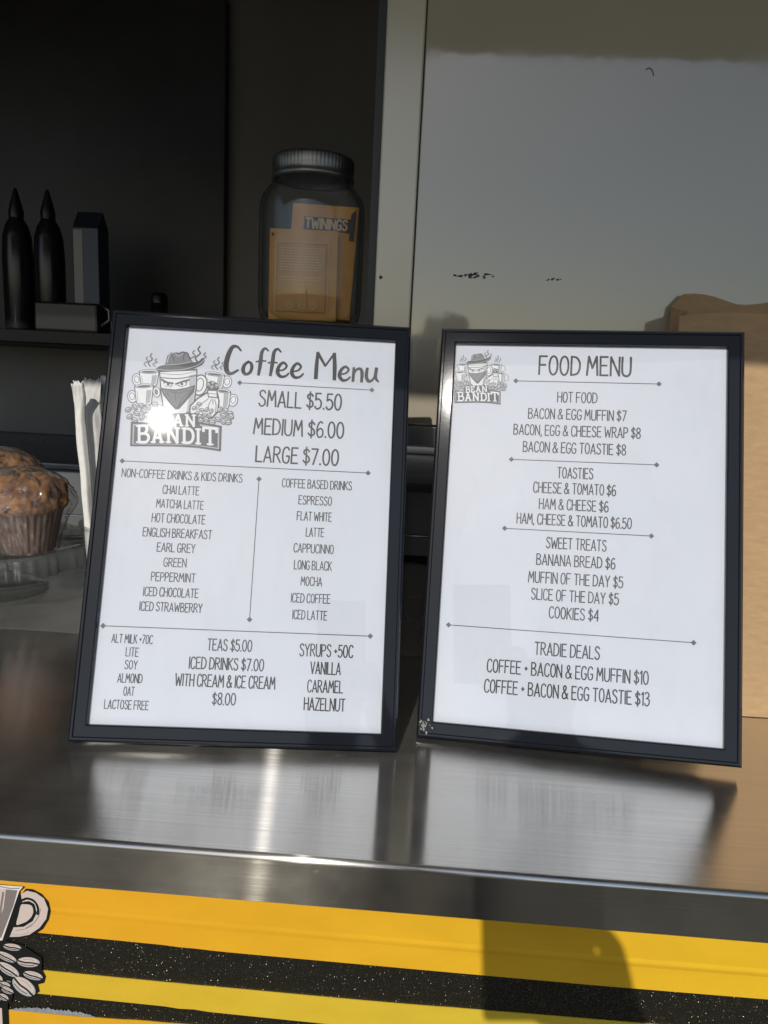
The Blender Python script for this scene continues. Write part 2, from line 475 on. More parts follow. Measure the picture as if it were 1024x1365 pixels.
def glitter():
    k = Nodes("black_glitter_vinyl")
    k.set(Base_Color=(.012, .011, .007, 1), Roughness=.42)
    vo = k.n("TexVoronoi"); vo.inputs["Scale"].default_value = 1750
    k.l(k.coords(), vo.inputs["Vector"])
    geo = k.n("NewGeometry")
    sub = k.n("VectorMath", operation='SUBTRACT'); k.l(vo.outputs["Color"], sub.inputs[0]); sub.inputs[1].default_value = (.5, .5, .5)
    sca = k.n("VectorMath", operation='SCALE'); k.l(sub.outputs[0], sca.inputs[0]); sca.inputs["Scale"].default_value = 1.5
    add = k.n("VectorMath", operation='ADD'); k.l(sca.outputs[0], add.inputs[0]); k.l(geo.outputs["Normal"], add.inputs[1])
    nrm = k.n("VectorMath", operation='NORMALIZE'); k.l(add.outputs[0], nrm.inputs[0])
    gl = k.n("BsdfGlossy"); gl.inputs["Color"].default_value = (.42, .38, .27, 1); gl.inputs["Roughness"].default_value = .30
    k.l(nrm.outputs[0], gl.inputs["Normal"])
    mx = k.n("MixShader"); k.l(k.maprange(vo.outputs["Distance"], .32, .36, .26, 0), mx.inputs[0])
    k.l(k.b.outputs[0], mx.inputs[1]); k.l(gl.outputs[0], mx.inputs[2]); k.l(mx.outputs[0], k.o.inputs[0])
    return k.m
GLITTER = glitter()

FRAME = Nodes("black_frame_plastic")
FRAME.set(Base_Color=(.010, .012, .016, 1), Roughness=.05, IOR=1.40)
FRAME.bump(FRAME.noise(FRAME.coords(), 220, 3), .02, .0004)
FRAME = FRAME.m
PAPER = Nodes("menu_paper")
PAPER.set(Roughness=.6)
PAPER.l(PAPER.ramp(PAPER.noise(PAPER.coords(), 14, 3), [(.3, (.515, .555, .63)), (.7, (.55, .585, .655))]), PAPER.b.inputs["Base Color"])
PAPER.bump(PAPER.noise(PAPER.coords((1, .6, 1)), 30, 3), .15, .0012)
PAPER = PAPER.m
INK = plain("printed_ink", (.022, .023, .028), .6)
INK_GREY = plain("printed_rule_ink", (.07, .073, .08), .6)
TONE = [plain("emblem_" + n, c, .6) for n, c in (("dark", (.07, .075, .085)), ("mid", (.17, .18, .20)), ("light", (.38, .40, .43)), ("white", (.66, .69, .73)))]
PANE = clear_sheet("clear_styrene_pane", .021, ior=1.45, film=.006, specks=.05)
BOARD = mottled("grey_backing_board", (.05, .05, .05), (.07, .07, .07), 40, .8)
KRAFT = Nodes("kraft_paper")
KRAFT.set(Roughness=.75)
_v = KRAFT.coords((1, 1, 3.5))
_m = KRAFT.n("MixRGB", blend_type='MULTIPLY'); _m.inputs[0].default_value = 1
KRAFT.l(KRAFT.ramp(KRAFT.noise(_v, 70, 6, .65), [(.3, (.385, .245, .122)), (.7, (.475, .312, .16))]), _m.inputs[1])
KRAFT.l(KRAFT.ramp(KRAFT.noise(KRAFT.coords(), 7, 3), [(.3, (.9, .9, .9)), (.7, (1, 1, 1))]), _m.inputs[2])
KRAFT.l(_m.outputs[0], KRAFT.b.inputs["Base Color"])
_w = KRAFT.n("TexVoronoi", feature='DISTANCE_TO_EDGE'); _w.inputs["Scale"].default_value = 9
KRAFT.l(KRAFT.coords((1, 1, .7)), _w.inputs["Vector"])
_a = KRAFT.n("Math", operation='MULTIPLY_ADD'); KRAFT.l(KRAFT.maprange(_w.outputs[0], 0, .05, -6, 0), _a.inputs[0]); _a.inputs[1].default_value = .3
KRAFT.l(KRAFT.noise(_v, 160, 5, .6), _a.inputs[2]); KRAFT.bump(_a.outputs[0], .3, .0007)
KRAFT = KRAFT.m

# ------------------------------------------------------------------ ground
CT = 1.05                      # counter height
bm = bmesh.new()
bmesh.ops.create_grid(bm, x_segments=1, y_segments=1, size=700)
g = link("ground", bm, mottled("pale_concrete", (.038, .035, .027), (.060, .055, .042), .8, .85, .3, bdist=.01))
tag(g, "pale concrete yard in front of the van", "ground", kind="structure")

# ------------------------------------------------------------------ the coffee van
van = thing("coffee_van", (0, .69, 0), "white coffee van with open hatch, steel counter and yellow striped wrap", "van")
VO = Vector((0, .69, 0))
def vpart(name, bm, mats, parent=None, smooth=False):
    bmesh.ops.translate(bm, verts=bm.verts[:], vec=-VO)
    return link(name, bm, mats, parent or van, smooth)

FY = .3746                     # front of the counter
# counter ledge: one bent sheet with a rolled nosing
def sheet_profile(name, prof, x0, x1, mat, parent=None, nx=1):
    bm = bmesh.new()
    rows = []
    for i in range(nx + 1):
        x = x0 + (x1 - x0) * i / nx
        rows.append([bm.verts.new((x, y, z)) for y, z in prof])
    for a, b in zip(rows, rows[1:]):
        for j in range(len(prof)):
            q = (j + 1) % len(prof)
            f = bm.faces.new((a[j], a[q], b[q], b[j]))
            d = (Vector(prof[j]) - Vector(prof[q])).length
            f.smooth = d < .004
    for r_ in (rows[0], rows[-1]): bm.faces.new(r_)
    return vpart(name, bm, mat, parent)
rr = .0032
arc = [(FY + rr - rr * math.sin(t * math.pi / 2 / 6), CT - rr + rr * math.cos(t * math.pi / 2 / 6)) for t in range(7)]
NB = 1.0192
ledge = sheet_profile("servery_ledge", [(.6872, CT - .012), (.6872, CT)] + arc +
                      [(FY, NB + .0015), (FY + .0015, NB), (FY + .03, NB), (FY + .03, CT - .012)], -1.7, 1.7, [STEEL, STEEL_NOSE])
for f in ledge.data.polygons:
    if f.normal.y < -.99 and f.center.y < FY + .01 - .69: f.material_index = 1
bench = sheet_profile("inner_bench", [(1.045, CT - .02), (1.045, CT), (.6889, CT), (.6889, CT - .02)], -1.7, 1.7, STEEL_BENCH)
sheet_profile("seam_seal", [(.6888, CT - .0010), (.6873, CT - .0010), (.6873, CT - .02), (.6888, CT - .02)], -1.7, 1.7, RUBBER)
# upstand at the back of the bench
uz = at(60, 626, Y=1.045).z
ups = sheet_profile("bench_upstand", [(1.046, CT + .010), (1.046, uz - .003), (1.0475, uz - .0008), (1.05, uz), (1.062, uz), (1.064, uz - .002), (1.064, CT - .02), (1.046, CT - .02)], -1.7, 1.7, STEEL_DULL)
sheet_profile("upstand_strip", [(1.0385, CT + .001), (1.0385, CT + .006), (1.0455, CT + .0085), (1.0455, CT + .001)], -1.7, 1.7, RUBBER)
zz = at(560, 716, Y=1.043).z
sheet_profile("upstand_rail", [(1.043, zz), (1.0425, zz + .0012), (1.043, zz + .0024), (1.0455, zz + .0024), (1.0455, zz)], -1.7, 1.7, STEEL)
# outer wall to the right of the hatch opening, its lower edge above the bench
WY = .7175
wz = at(560, 566, Y=WY).z
wall = vpart("wall_panel", boxbm(at(550.5, 380, Y=WY).x, 1.7, WY, WY + .022, wz, 2.30, bev=.001), WALL)
vpart("panel_rail", boxbm(at(550.5, 380, Y=WY).x, 1.7, WY + .004, WY + .026, at(560, 596, Y=WY + .004).z, wz - .001, bev=.0015), ALU, wall)
pr = vpart("door_post", boxbm(at(500, 380, Y=WY).x, at(549, 380, Y=WY).x, WY - .002, WY + .06, CT + .001, 2.30, bev=.0015), POST)
vpart("post_seal", boxbm(at(489, 380, Y=WY).x, at(500, 380, Y=WY).x - .0004, WY + .006, WY + .05, CT + .001, 2.28), DARKIN, pr)
# scuffs on the white panel
def marks(name, blobs, y):
    p = Print(0, 2e-6)
    for x, z, rx, rz in blobs:
        n = 9
        p.poly([(x + rx * math.cos(2 * math.pi * k / n) * random.uniform(.6, 1.2), z + rz * math.sin(2 * math.pi * k / n) * random.uniform(.5, 1.2)) for k in range(n)])
    for v in p.bm.verts: v.co = Vector((v.co.x, y - .0003 - v.co.z, v.co.y))
    return vpart(name, p.bm, plain(name + "_dirt", (.03, .028, .026), .7), wall)
bl = []
for k in range(34):
    a = at(random.triangular(605, 664, 628), 365 + random.gauss(0, 1.6) + 3 * (random.random()), Y=WY); bl.append((a.x, a.z, random.uniform(.0008, .0026), random.uniform(.0004, .0014)))
marks("scuff_mark", bl, WY); bl = []
for k in range(7):
    a = at(random.gauss(735, 5), 373 + random.gauss(0, 1), Y=WY); bl.append((a.x, a.z, random.uniform(.0006, .0018), random.uniform(.0004, .0010)))
marks("scuff_mark", bl, WY)
p = Print(0, 2e-6)
h_ = [at(*q, Y=WY) for q in ((861, 93), (866, 91), (870, 95), (871, 101))]
p.line(smooth_line([(q.x, q.z) for q in h_]), .0008)
for v in p.bm.verts: v.co = Vector((v.co.x, WY - .0003, v.co.y))
vpart("scratch_mark", p.bm, plain("scratch_dirt", (.06, .055, .05), .7), wall)
p = Print(0, 2e-6); a = at(508, 370, Y=WY)
p.poly([(a.x + .0016 * math.cos(t) * random.uniform(.5, 1.2), a.z + .002 * math.sin(t) * random.uniform(.5, 1.2)) for t in [k * .7 for k in range(9)]])
for v in p.bm.verts: v.co = Vector((v.co.x, WY - .0024, v.co.y))
vpart("screw_head", p.bm, plain("screw_dirt", (.04, .036, .03), .6), pr)

# raised hatch door that shades the upper part
bm = bmesh.new()
for y, z in ((-.120, 1.902), (.66, 2.28)):
    for x in (-1.75, 1.75):
        for dz in (0, .035): bm.verts.new((x, y, z + dz))
bm.verts.ensure_lookup_table()
for q in ((0, 2, 6, 4), (1, 3, 7, 5), (0, 1, 3, 2), (4, 5, 7, 6), (0, 1, 5, 4), (2, 3, 7, 6)): bm.faces.new([bm.verts[i] for i in q])
awn = vpart("hatch_door", bm, AWN)
for sx in (1.5, -1.5):
    bm = bmesh.new(); tube(bm, [(sx, .66, 1.62), (sx, .40, 1.80)], .011); tube(bm, [(sx, .40, 1.80), (sx, .12, 2.0)], .005)
    vpart("gas_strut", bm, plain("strut_black", (.02, .02, .02), .4), awn, smooth=True)

# inside shell
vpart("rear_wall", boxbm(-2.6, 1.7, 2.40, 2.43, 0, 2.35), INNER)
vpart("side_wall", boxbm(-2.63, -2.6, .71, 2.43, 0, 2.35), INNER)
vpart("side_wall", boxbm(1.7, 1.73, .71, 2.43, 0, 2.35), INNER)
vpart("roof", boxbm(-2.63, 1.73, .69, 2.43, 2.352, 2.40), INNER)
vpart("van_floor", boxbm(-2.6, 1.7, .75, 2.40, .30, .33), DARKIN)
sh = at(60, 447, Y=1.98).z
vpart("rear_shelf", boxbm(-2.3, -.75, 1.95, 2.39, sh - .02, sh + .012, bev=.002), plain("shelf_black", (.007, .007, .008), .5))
vpart("rear_shade_panel", boxbm(-2.55, at(300, 200, Y=2.36).x, 2.36, 2.398, sh + .013, 2.33, bev=.003), DARKIN)  # added dark sheet, its black stands in for the unlit left of the interior
vpart("rear_haze_board", boxbm(-2.3, 1.2, 2.385, 2.399, 1.051, sh - .03, bev=.002), mottled("haze_grey", (.10, .11, .12), (.13, .14, .15), 4, .4, .05))  # added lighter board, its blue-grey stands in for flare haze below the shelf
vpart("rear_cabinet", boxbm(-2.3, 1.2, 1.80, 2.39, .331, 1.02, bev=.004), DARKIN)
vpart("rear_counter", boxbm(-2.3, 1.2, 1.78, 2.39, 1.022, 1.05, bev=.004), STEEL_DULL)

# ------------------------------------------------------------------ striped front below the counter
PY = FY + .05
vpart("front_panel", boxbm(-1.7, 1.7, PY, PY + .03, .02, 1.035), GLITTER)
vpart("counter_bracket", boxbm(-1.7, 1.7, PY + .031, .70, CT - .05, CT - .0205), DARKIN)
def stripe(name, top, bot, mat):
    def ext(l): 
        l = [(l[0][0] - 1.0, l[0][1] + .012)] + l + [(l[-1][0] + 1.0, l[-1][1] + .004)]
        return smooth_line(l, sub=8)
    def zat(l, x):
        for (xa, za), (xb, zb) in zip(l, l[1:]):
            if xa <= x <= xb and xb > xa: return za + (zb - za) * (x - xa) / (xb - xa)
        return l[0][1] if x < l[0][0] else l[-1][1]
    bm = bmesh.new(); t = ext(top); b = ext(bot)
    t.sort(); b.sort()
    xs = [-1.2 + i * .03 for i in range(31)] + [-.3 + i * .01 for i in range(1, 61)] + [.3 + .03 * i for i in range(1, 31)]
    vt = [bm.verts.new((x, PY - .0008, zat(t, x))) for x in xs]
    vb = [bm.verts.new((x, PY - .0008, zat(b, x))) for x in xs]
    rows_ = [vb]
    for f_, dy in (((.27, 0), (.30, -.00025), (.32, -.00035), (.34, -.00025), (.37, 0)) if mat is YEL1 else ()):          # a crease running along the wrap
        rows_.append([bm.verts.new((x, PY - .0008 + dy * (1 + .5 * math.sin(x * 9)), p_.co.z + (q_.co.z - p_.co.z) * f_)) for x, p_, q_ in zip(xs, vb, vt)])
    rows_.append(vt)
    for ra, rb in zip(rows_, rows_[1:]):
        for i in range(len(xs) - 1): bm.faces.new((ra[i], ra[i + 1], rb[i + 1], rb[i]))
    r_ = bmesh.ops.extrude_face_region(bm, geom=bm.faces[:])
    for v in [e for e in r_['geom'] if isinstance(e, bmesh.types.BMVert)]: v.co.y += .0006
    return vpart(name, bm, mat)
pz = lambda l: [(a.x, a.z) for a in (at(x, y, Y=PY) for x, y in l)]
stripe("yellow_stripe", [(-.26, 1.0), (-.1, 1.0), (.1, 1.0), (.25, 1.0)], pz([(60, 1243), (256, 1263.5), (512, 1287), (760, 1309), (1024, 1331)]), YEL1)
stripe("yellow_stripe", pz([(57, 1292.5), (256, 1311.5), (500, 1334), (662, 1347), (797, 1358)]), pz([(55, 1323.5), (250, 1344.5), (415, 1361.5), (560, 1376), (700, 1390)]), YEL2)
stripe("yellow_stripe", pz([(12, 1345), (130, 1355), (245, 1364), (420, 1380)]), pz([(12, 1420), (130, 1430), (245, 1440), (420, 1455)]), YEL3)
# torn wrap showing grey along the lowest stripe
bm = bmesh.new(); lo = []; hi = []
for k in range(61):
    x = 14 + (130 - 14) * k / 60
    a = at(x, 1344.6 + (x - 14) * .088, Y=PY); hgt = (math.sin(math.pi * min(1, k / 60 * 1.02)) ** .6) * 7.5 * random.uniform(.6, 1.15)
    b = at(x, 1344.4 + (x - 14) * .088 - max(.4, hgt) , Y=PY)
    lo.append((a.x, PY - .0011, a.z)); hi.append((b.x, PY - .0011, b.z))
L0 = [bm.verts.new(q) for q in lo]; H0 = [bm.verts.new(q) for q in hi]
for k in range(60): bm.faces.new((L0[k], L0[k + 1], H0[k + 1], H0[k]))
vpart("torn_strip", bm, mottled("bare_grey_panel", (.20, .22, .24), (.30, .32, .34), 300, .7))

# printed cup and beans at the left end of the wrap (crop grid: 6.66 per photo pixel from 0,1160)
def dz_(x, y):
    a = at(x / 6.66, 1160 + y / 6.66, Y=PY); return (a.x, a.z)
class Decal(Print):
    def finish(self, name):
        for v in self.bm.verts: v.co = Vector((v.co.x, PY - .0012 - v.co.z, v.co.y))
        return vpart(name, self.bm, DEC)
    def P(self, pts, mi, smooth=False):
        self.poly([dz_(*q) for q in (smooth_line(pts, True, 6) if smooth else pts)], mi)
    def S(self, pts, w, mi, closed=False):
        self.line([dz_(*q) for q in smooth_line(pts, closed, 6)], w * 7.9e-5, mi, closed)
DEC = [plain("decal_" + n, c, .35) for n, c in (("black", (.012, .012, .011)), ("blush", (.62, .52, .47)), ("grey", (.22, .19, .185)), ("pale", (.74, .70, .67)), ("steelgrey", (.42, .43, .43)))]
d = Decal(0, 8e-6)
d.P([(-700, 60), (-10, 112), (215, 130), (232, 138), (190, 175), (190, 215), (240, 152), (300, 158), (380, 200), (440, 270), (460, 350), (440, 430), (390, 510), (300, 570), (190, 590), (90, 590), (40, 640), (10, 650), (-60, 900), (-700, 900)], 0)
d.P([(-700, 70), (-10, 118), (215, 134), (180, 175), (24, 628), (-60, 640), (-700, 600)], 3)
d.P([(-700, 110), (-10, 150), (160, 168), (0, 610), (-700, 600)], 1)
d.P([(62, 158), (165, 168), (130, 300), (20, 590), (-60, 560), (40, 330)], 2)
d.P([(30, 180), (48, 182), (20, 380), (-60, 560), (-90, 540), (0, 380)], 2)
d.S([(-10, 130), (100, 150), (180, 150)], 8, 2)
d.P([(196, 200), (250, 170), (330, 190), (400, 240), (436, 330), (420, 420), (360, 500), (270, 560), (180, 578), (95, 580), (130, 495), (220, 490), (300, 440), (335, 370), (320, 290), (270, 262), (205, 268)], 1, False)
d.S([(205, 258), (250, 240), (310, 262), (345, 320), (345, 380)], 22, 0)
d.S([(190, 300), (220, 276), (280, 285), (318, 330), (310, 395), (260, 450), (195, 476), (140, 482)], 17, 0)
d.P([(195, 300), (225, 290), (285, 300), (305, 345), (292, 395), (250, 440), (195, 464), (155, 468), (175, 380)], 1, True)
d.S([(240, 500), (310, 455), (352, 395), (370, 330)], 6, 2)
d.S([(210, 268), (262, 256), (315, 285), (335, 340)], 6, 3)
d.S([(110, 560), (200, 560), (270, 535)], 9, 4)
d.S([(150, 522), (235, 508), (300, 475)], 5, 2)
d.finish("cup_print")
beans = [(120, 668, 80, 30, 8), (70, 755, 95, 34, 24), (265, 800, 100, 44, 4), (85, 865, 110, 44, 30), (305, 918, 88, 36, 14), (225, 1015, 118, 66, 36),
         (55, 1000, 52, 26, 16), (80, 1050, 56, 26, 20), (45, 1108, 48, 26, 26), (-20, 940, 60, 40, 20), (-40, 830, 70, 40, 24), (90, 972, 24, 10, 10), (-30, 1040, 50, 30, 30), (-25, 1110, 50, 30, 30)]
d = Decal(3e-4, 8e-6)
d.P([(-700, 600), (60, 610), (210, 650), (380, 760), (385, 870), (415, 930), (400, 985), (345, 1000), (360, 1060), (300, 1110), (210, 1100), (130, 1080), (110, 1160), (-700, 1170)], 0)
def bean(d, cx, cy, rx, ry, rot):
    r_ = math.radians(rot); c, s = math.cos(r_), math.sin(r_)
    T = lambda u, v: (cx + u * rx * c - v * ry * s, cy + u * rx * s + v * ry * c)
    d.P([T(math.cos(a), math.sin(a)) for a in [k * math.pi / 10 for k in range(20)]], 4)
    d.P([T(.86 * math.cos(a) - .06, .72 * math.sin(a) - .2) for a in [k * math.pi / 10 for k in range(20)]], 1)
    d.S([T(-.92, -.15), T(-.3, .12), T(.3, .1), T(.95, .3)], 9 + ry * .14, 0)
    d.S([T(-.7, .45), T(-.1, .62), T(.5, .58)], 6, 0)
    d.S([T(-.5, -.45), T(0, -.6), T(.5, -.4)], 4, 2)
for b_ in beans: bean(d, *b_)
d.finish("bean_print")
d = Decal(3e-4, 8e-6)
d.P([(-700, 1150), (80, 1160), (105, 1700), (-700, 1700)], 0); d.P([(-700, 1200), (28, 1208), (50, 1700), (-700, 1700)], 1); d.P([(-700, 1230), (-8, 1235), (6, 1700), (-700, 1700)], 2)
d.finish("sack_print")

# ------------------------------------------------------------------ the two framed menus
PW, PH, PB = 0.2049, 0.29444, 0.01197
KSIZE = (1.0082, 1.0)
def sheet_matrix(i):
    u, v, n, c = FRAMES[i]
    return Matrix(((u[0], v[0], n[0], c[0]), (u[1], v[1], n[1], c[1]), (u[2], v[2], n[2], c[2]), (0, 0, 0, 1)))
def on_sheet(i, px, py):
    u, v, n, c = [Vector(q) for q in FRAMES[i]]
    d = at(px, py, Y=1.0) - Vector((0, 0, CAMZ)); o = Vector((0, 0, CAMZ))
    p_ = o + d * ((c - o).dot(n) / d.dot(n)) - c
    return (p_.dot(u), p_.dot(v))

PZ = -.0042            # the paper lies below the frame's front
def framed_sign(i, name, label):
    root = thing(name, (0, 0, 0), label, "menu sign", "framed menus standing on the steel counter", mw=sheet_matrix(i))
    k = KSIZE[i]; w, h, b = PW * k / 2, PH * k / 2, PB * k
    prof = [(0, -.008), (0, -.0006), (.0006, 0), (.0016, .0016), (.0030, .0016), (.0036, .0004), (.0108, .0004), (.0116, -.0002), (.0119, -.0016), (.0119, -.008)]
    bm = bmesh.new(); rings = []
    for dd, zq in prof:
        s = dd * b / .01197
        x, y = w + b - s, h + b - s
        rings.append([bm.verts.new(q) for q in ((-x, -y, zq), (x, -y, zq), (x, y, zq), (-x, y, zq))])
    for a, c in zip(rings, rings[1:] + rings[:1]):
        for q in range(4): bm.faces.new((a[q], a[(q + 1) % 4], c[(q + 1) % 4], c[q]))
    link("frame", bm, FRAME, root)
    link("backing_board", boxbm(-w - b + .0015, w + b - .0015, -h - b + .0015, h + b - .0015, -.0075, -.0052), BOARD, root)
    bm = bmesh.new(); nx, ny = 10, 14
    box(bm, -w - .002, w + .002, -h - .002, h + .002, PZ - .0004, PZ)
    paper = link("paper", bm, PAPER, root)
    bm = bmesh.new(); sag = (0, .15)[i]                            # the food menu's styrene pane is bowed inwards a little
    def zc(x, dz): return (-.0030 if not i else -.0034) + sag * x * x + dz
    X = [(w + .0015) * (q / 12 - 1) for q in range(25)]; hh = h + .0015
    for dz in (0, .0008):
        cols = [(bm.verts.new((x, -hh, zc(x, dz))), bm.verts.new((x, hh, zc(x, dz)))) for x in X]
        for a_, c_ in zip(cols, cols[1:]):
            f = bm.faces.new((a_[0], c_[0], c_[1], a_[1])); f.smooth = True
            if dz == 0: f.normal_flip()
    for yy in (-hh, hh):
        cols = [(bm.verts.new((x, yy, zc(x, 0))), bm.verts.new((x, yy, zc(x, .0008)))) for x in X]
        for a_, c_ in zip(cols, cols[1:]): bm.faces.new((a_[0], c_[0], c_[1], a_[1]))
    for x in (X[0], X[-1]): bm.faces.new([bm.verts.new(q) for q in ((x, -hh, zc(x, 0)), (x, hh, zc(x, 0)), (x, hh, zc(x, .0008)), (x, -hh, zc(x, .0008)))])
    link("clear_pane", bm, PANE, root, recalc=False)
    return root, paper
def leg(root, i, hinge_v, foot_back):
    """the easel leg: a flat strut from the back down to the counter"""
    mw = sheet_matrix(i); inv = mw.inverted()
    top = Vector((0, hinge_v, -.009))
    tw = mw @ top
    u = Vector(FRAMES[i][0])
    back = Vector((-u.y, u.x, 0)).normalized()
    foot_w = Vector((tw.x, tw.y, CT + .0004)) + back * foot_back
    f = inv @ foot_w
    ax = (f - top).normalized(); sd = Vector((1, 0, 0)); nn = ax.cross(sd).normalized()
    bm = bmesh.new(); vs = []
    for p_, hw in ((top, .028), (f - ax * .0, .045)):
        for s in (-1, 1):
            for t in (-1, 1): vs.append(bm.verts.new(p_ + sd * hw * s + nn * .0012 * t))
    for q in ((0, 2, 6, 4), (1, 3, 7, 5), (0, 1, 3, 2), (4, 5, 7, 6), (0, 1, 5, 4), (2, 3, 7, 6)): bm.faces.new([vs[e] for e in q])
    link("easel_leg", bm, BOARD, root)

coffee, cpaper = framed_sign(0, "menu_sign", "black framed coffee menu with a large bandit emblem beside its brush lettered title")
food, fpaper = framed_sign(1, "menu_sign", "black framed food menu with a small corner emblem and a chipped lower corner")
leg(coffee, 0, .03, .085); leg(food, 1, .03, .085)

INKZ = PZ + 1.2e-4
def lettering(lines, parent, name="lettering", **kw):
    p_ = Print(INKZ, 0)
    for n_, L in enumerate(lines):
        for q in [L]:
            p_.dz = 1e-6; text_line(p_, *q, **kw)
            p_.z = INKZ
    return p_.done(name, INK, parent)
T1, T2 = TEXT1, TEXT2
for sl in ((0, 3), (3, 13), (13, 22), (22, 28), (28, 32), (32, 36)): lettering(T1[sl[0]:sl[1]], cpaper)
lettering(T2[:1], fpaper, "title")
for sl in ((1, 5), (5, 9), (9, 14), (14, 17)): lettering(T2[sl[0]:sl[1]], fpaper)
for parent, rl in ((cpaper, RULES1), (fpaper, RULES2)):
    for q in rl:
        x0, y0, x1, y1 = q
        if abs(x1 - x0) > abs(y1 - y0): y0 = y1 = (y0 + y1) / 2
        else: x0 = x1 = (x0 + x1) / 2
        o = diamond_rule("divider_line", parent, x0, y0, x1, y1, INK_GREY)
        o.location.z = PZ - .8e-4

# brush lettered title of the coffee menu (crop grid: 3.657 per photo pixel from 280,430)
TI = [("148,128 130,108 106,110 86,148 75,195 80,230 100,240 134,222", (9, 14, 20, 25, 26, 24, 17, 10)),
      ("186,180 166,196 158,222 168,242 190,236 201,210 196,188 180,182", (12, 17, 20, 17, 15, 17, 15, 10)),
      ("282,128 266,116 250,136 243,190 234,246", (9, 13, 18, 20, 14)), ("222,182 246,177 270,178", (8, 10, 8)),
      ("344,134 328,119 310,136 302,190 292,249", (9, 13, 18, 20, 14)), ("281,187 304,184 326,187", (8, 10, 8)),
      ("330,226 358,220 372,202 356,186 336,202 327,232 342,254 366,252 382,238", (8, 10, 12, 14, 17, 20, 17, 12, 9)),
      ("400,230 428,224 442,206 426,190 406,206 397,236 412,258 436,256 454,240", (8, 10, 12, 14, 17, 20, 17, 12, 9)),
      ("515,262 519,200 525,138", (20, 20, 15)), ("525,138 562,202", (17, 12)), ("562,202 606,142", (9, 11)), ("606,142 608,205 606,268", (18, 21, 19)),
      ("634,244 662,238 676,220 660,206 640,222 631,250 646,272 668,270 684,256", (8, 10, 12, 14, 17, 20, 17, 12, 9)),
      ("702,212 700,244 697,277", (14, 16, 14)), ("700,246 714,222 732,216 742,236 739,280", (9, 12, 15, 18, 14)),
      ("768,214 763,252 774,277 794,270 808,244", (15, 18, 17, 12, 9)), ("813,214 808,258 822,280", (17, 17, 9))]
p_ = Print(INKZ, 2e-6)
for s, ws in TI:
    pts = [tuple(float(q) for q in e.split(',')) for e in s.split()]
    sm = smooth_line(pts, sub=6) if len(pts) > 2 else pts
    if len(pts) > 2:
        wl = [q[0] for q in smooth_line([(w_, 0) for w_ in ws], sub=6)]
    else: wl = list(ws)
    xy = [on_sheet(0, 280 + x / 3.657, 430 + y / 3.657) for x, y in sm]
    p_.line(xy, .002, 0, widths=[w_ * .000150 for w_ in wl])
p_.done("title", INK, cpaper)

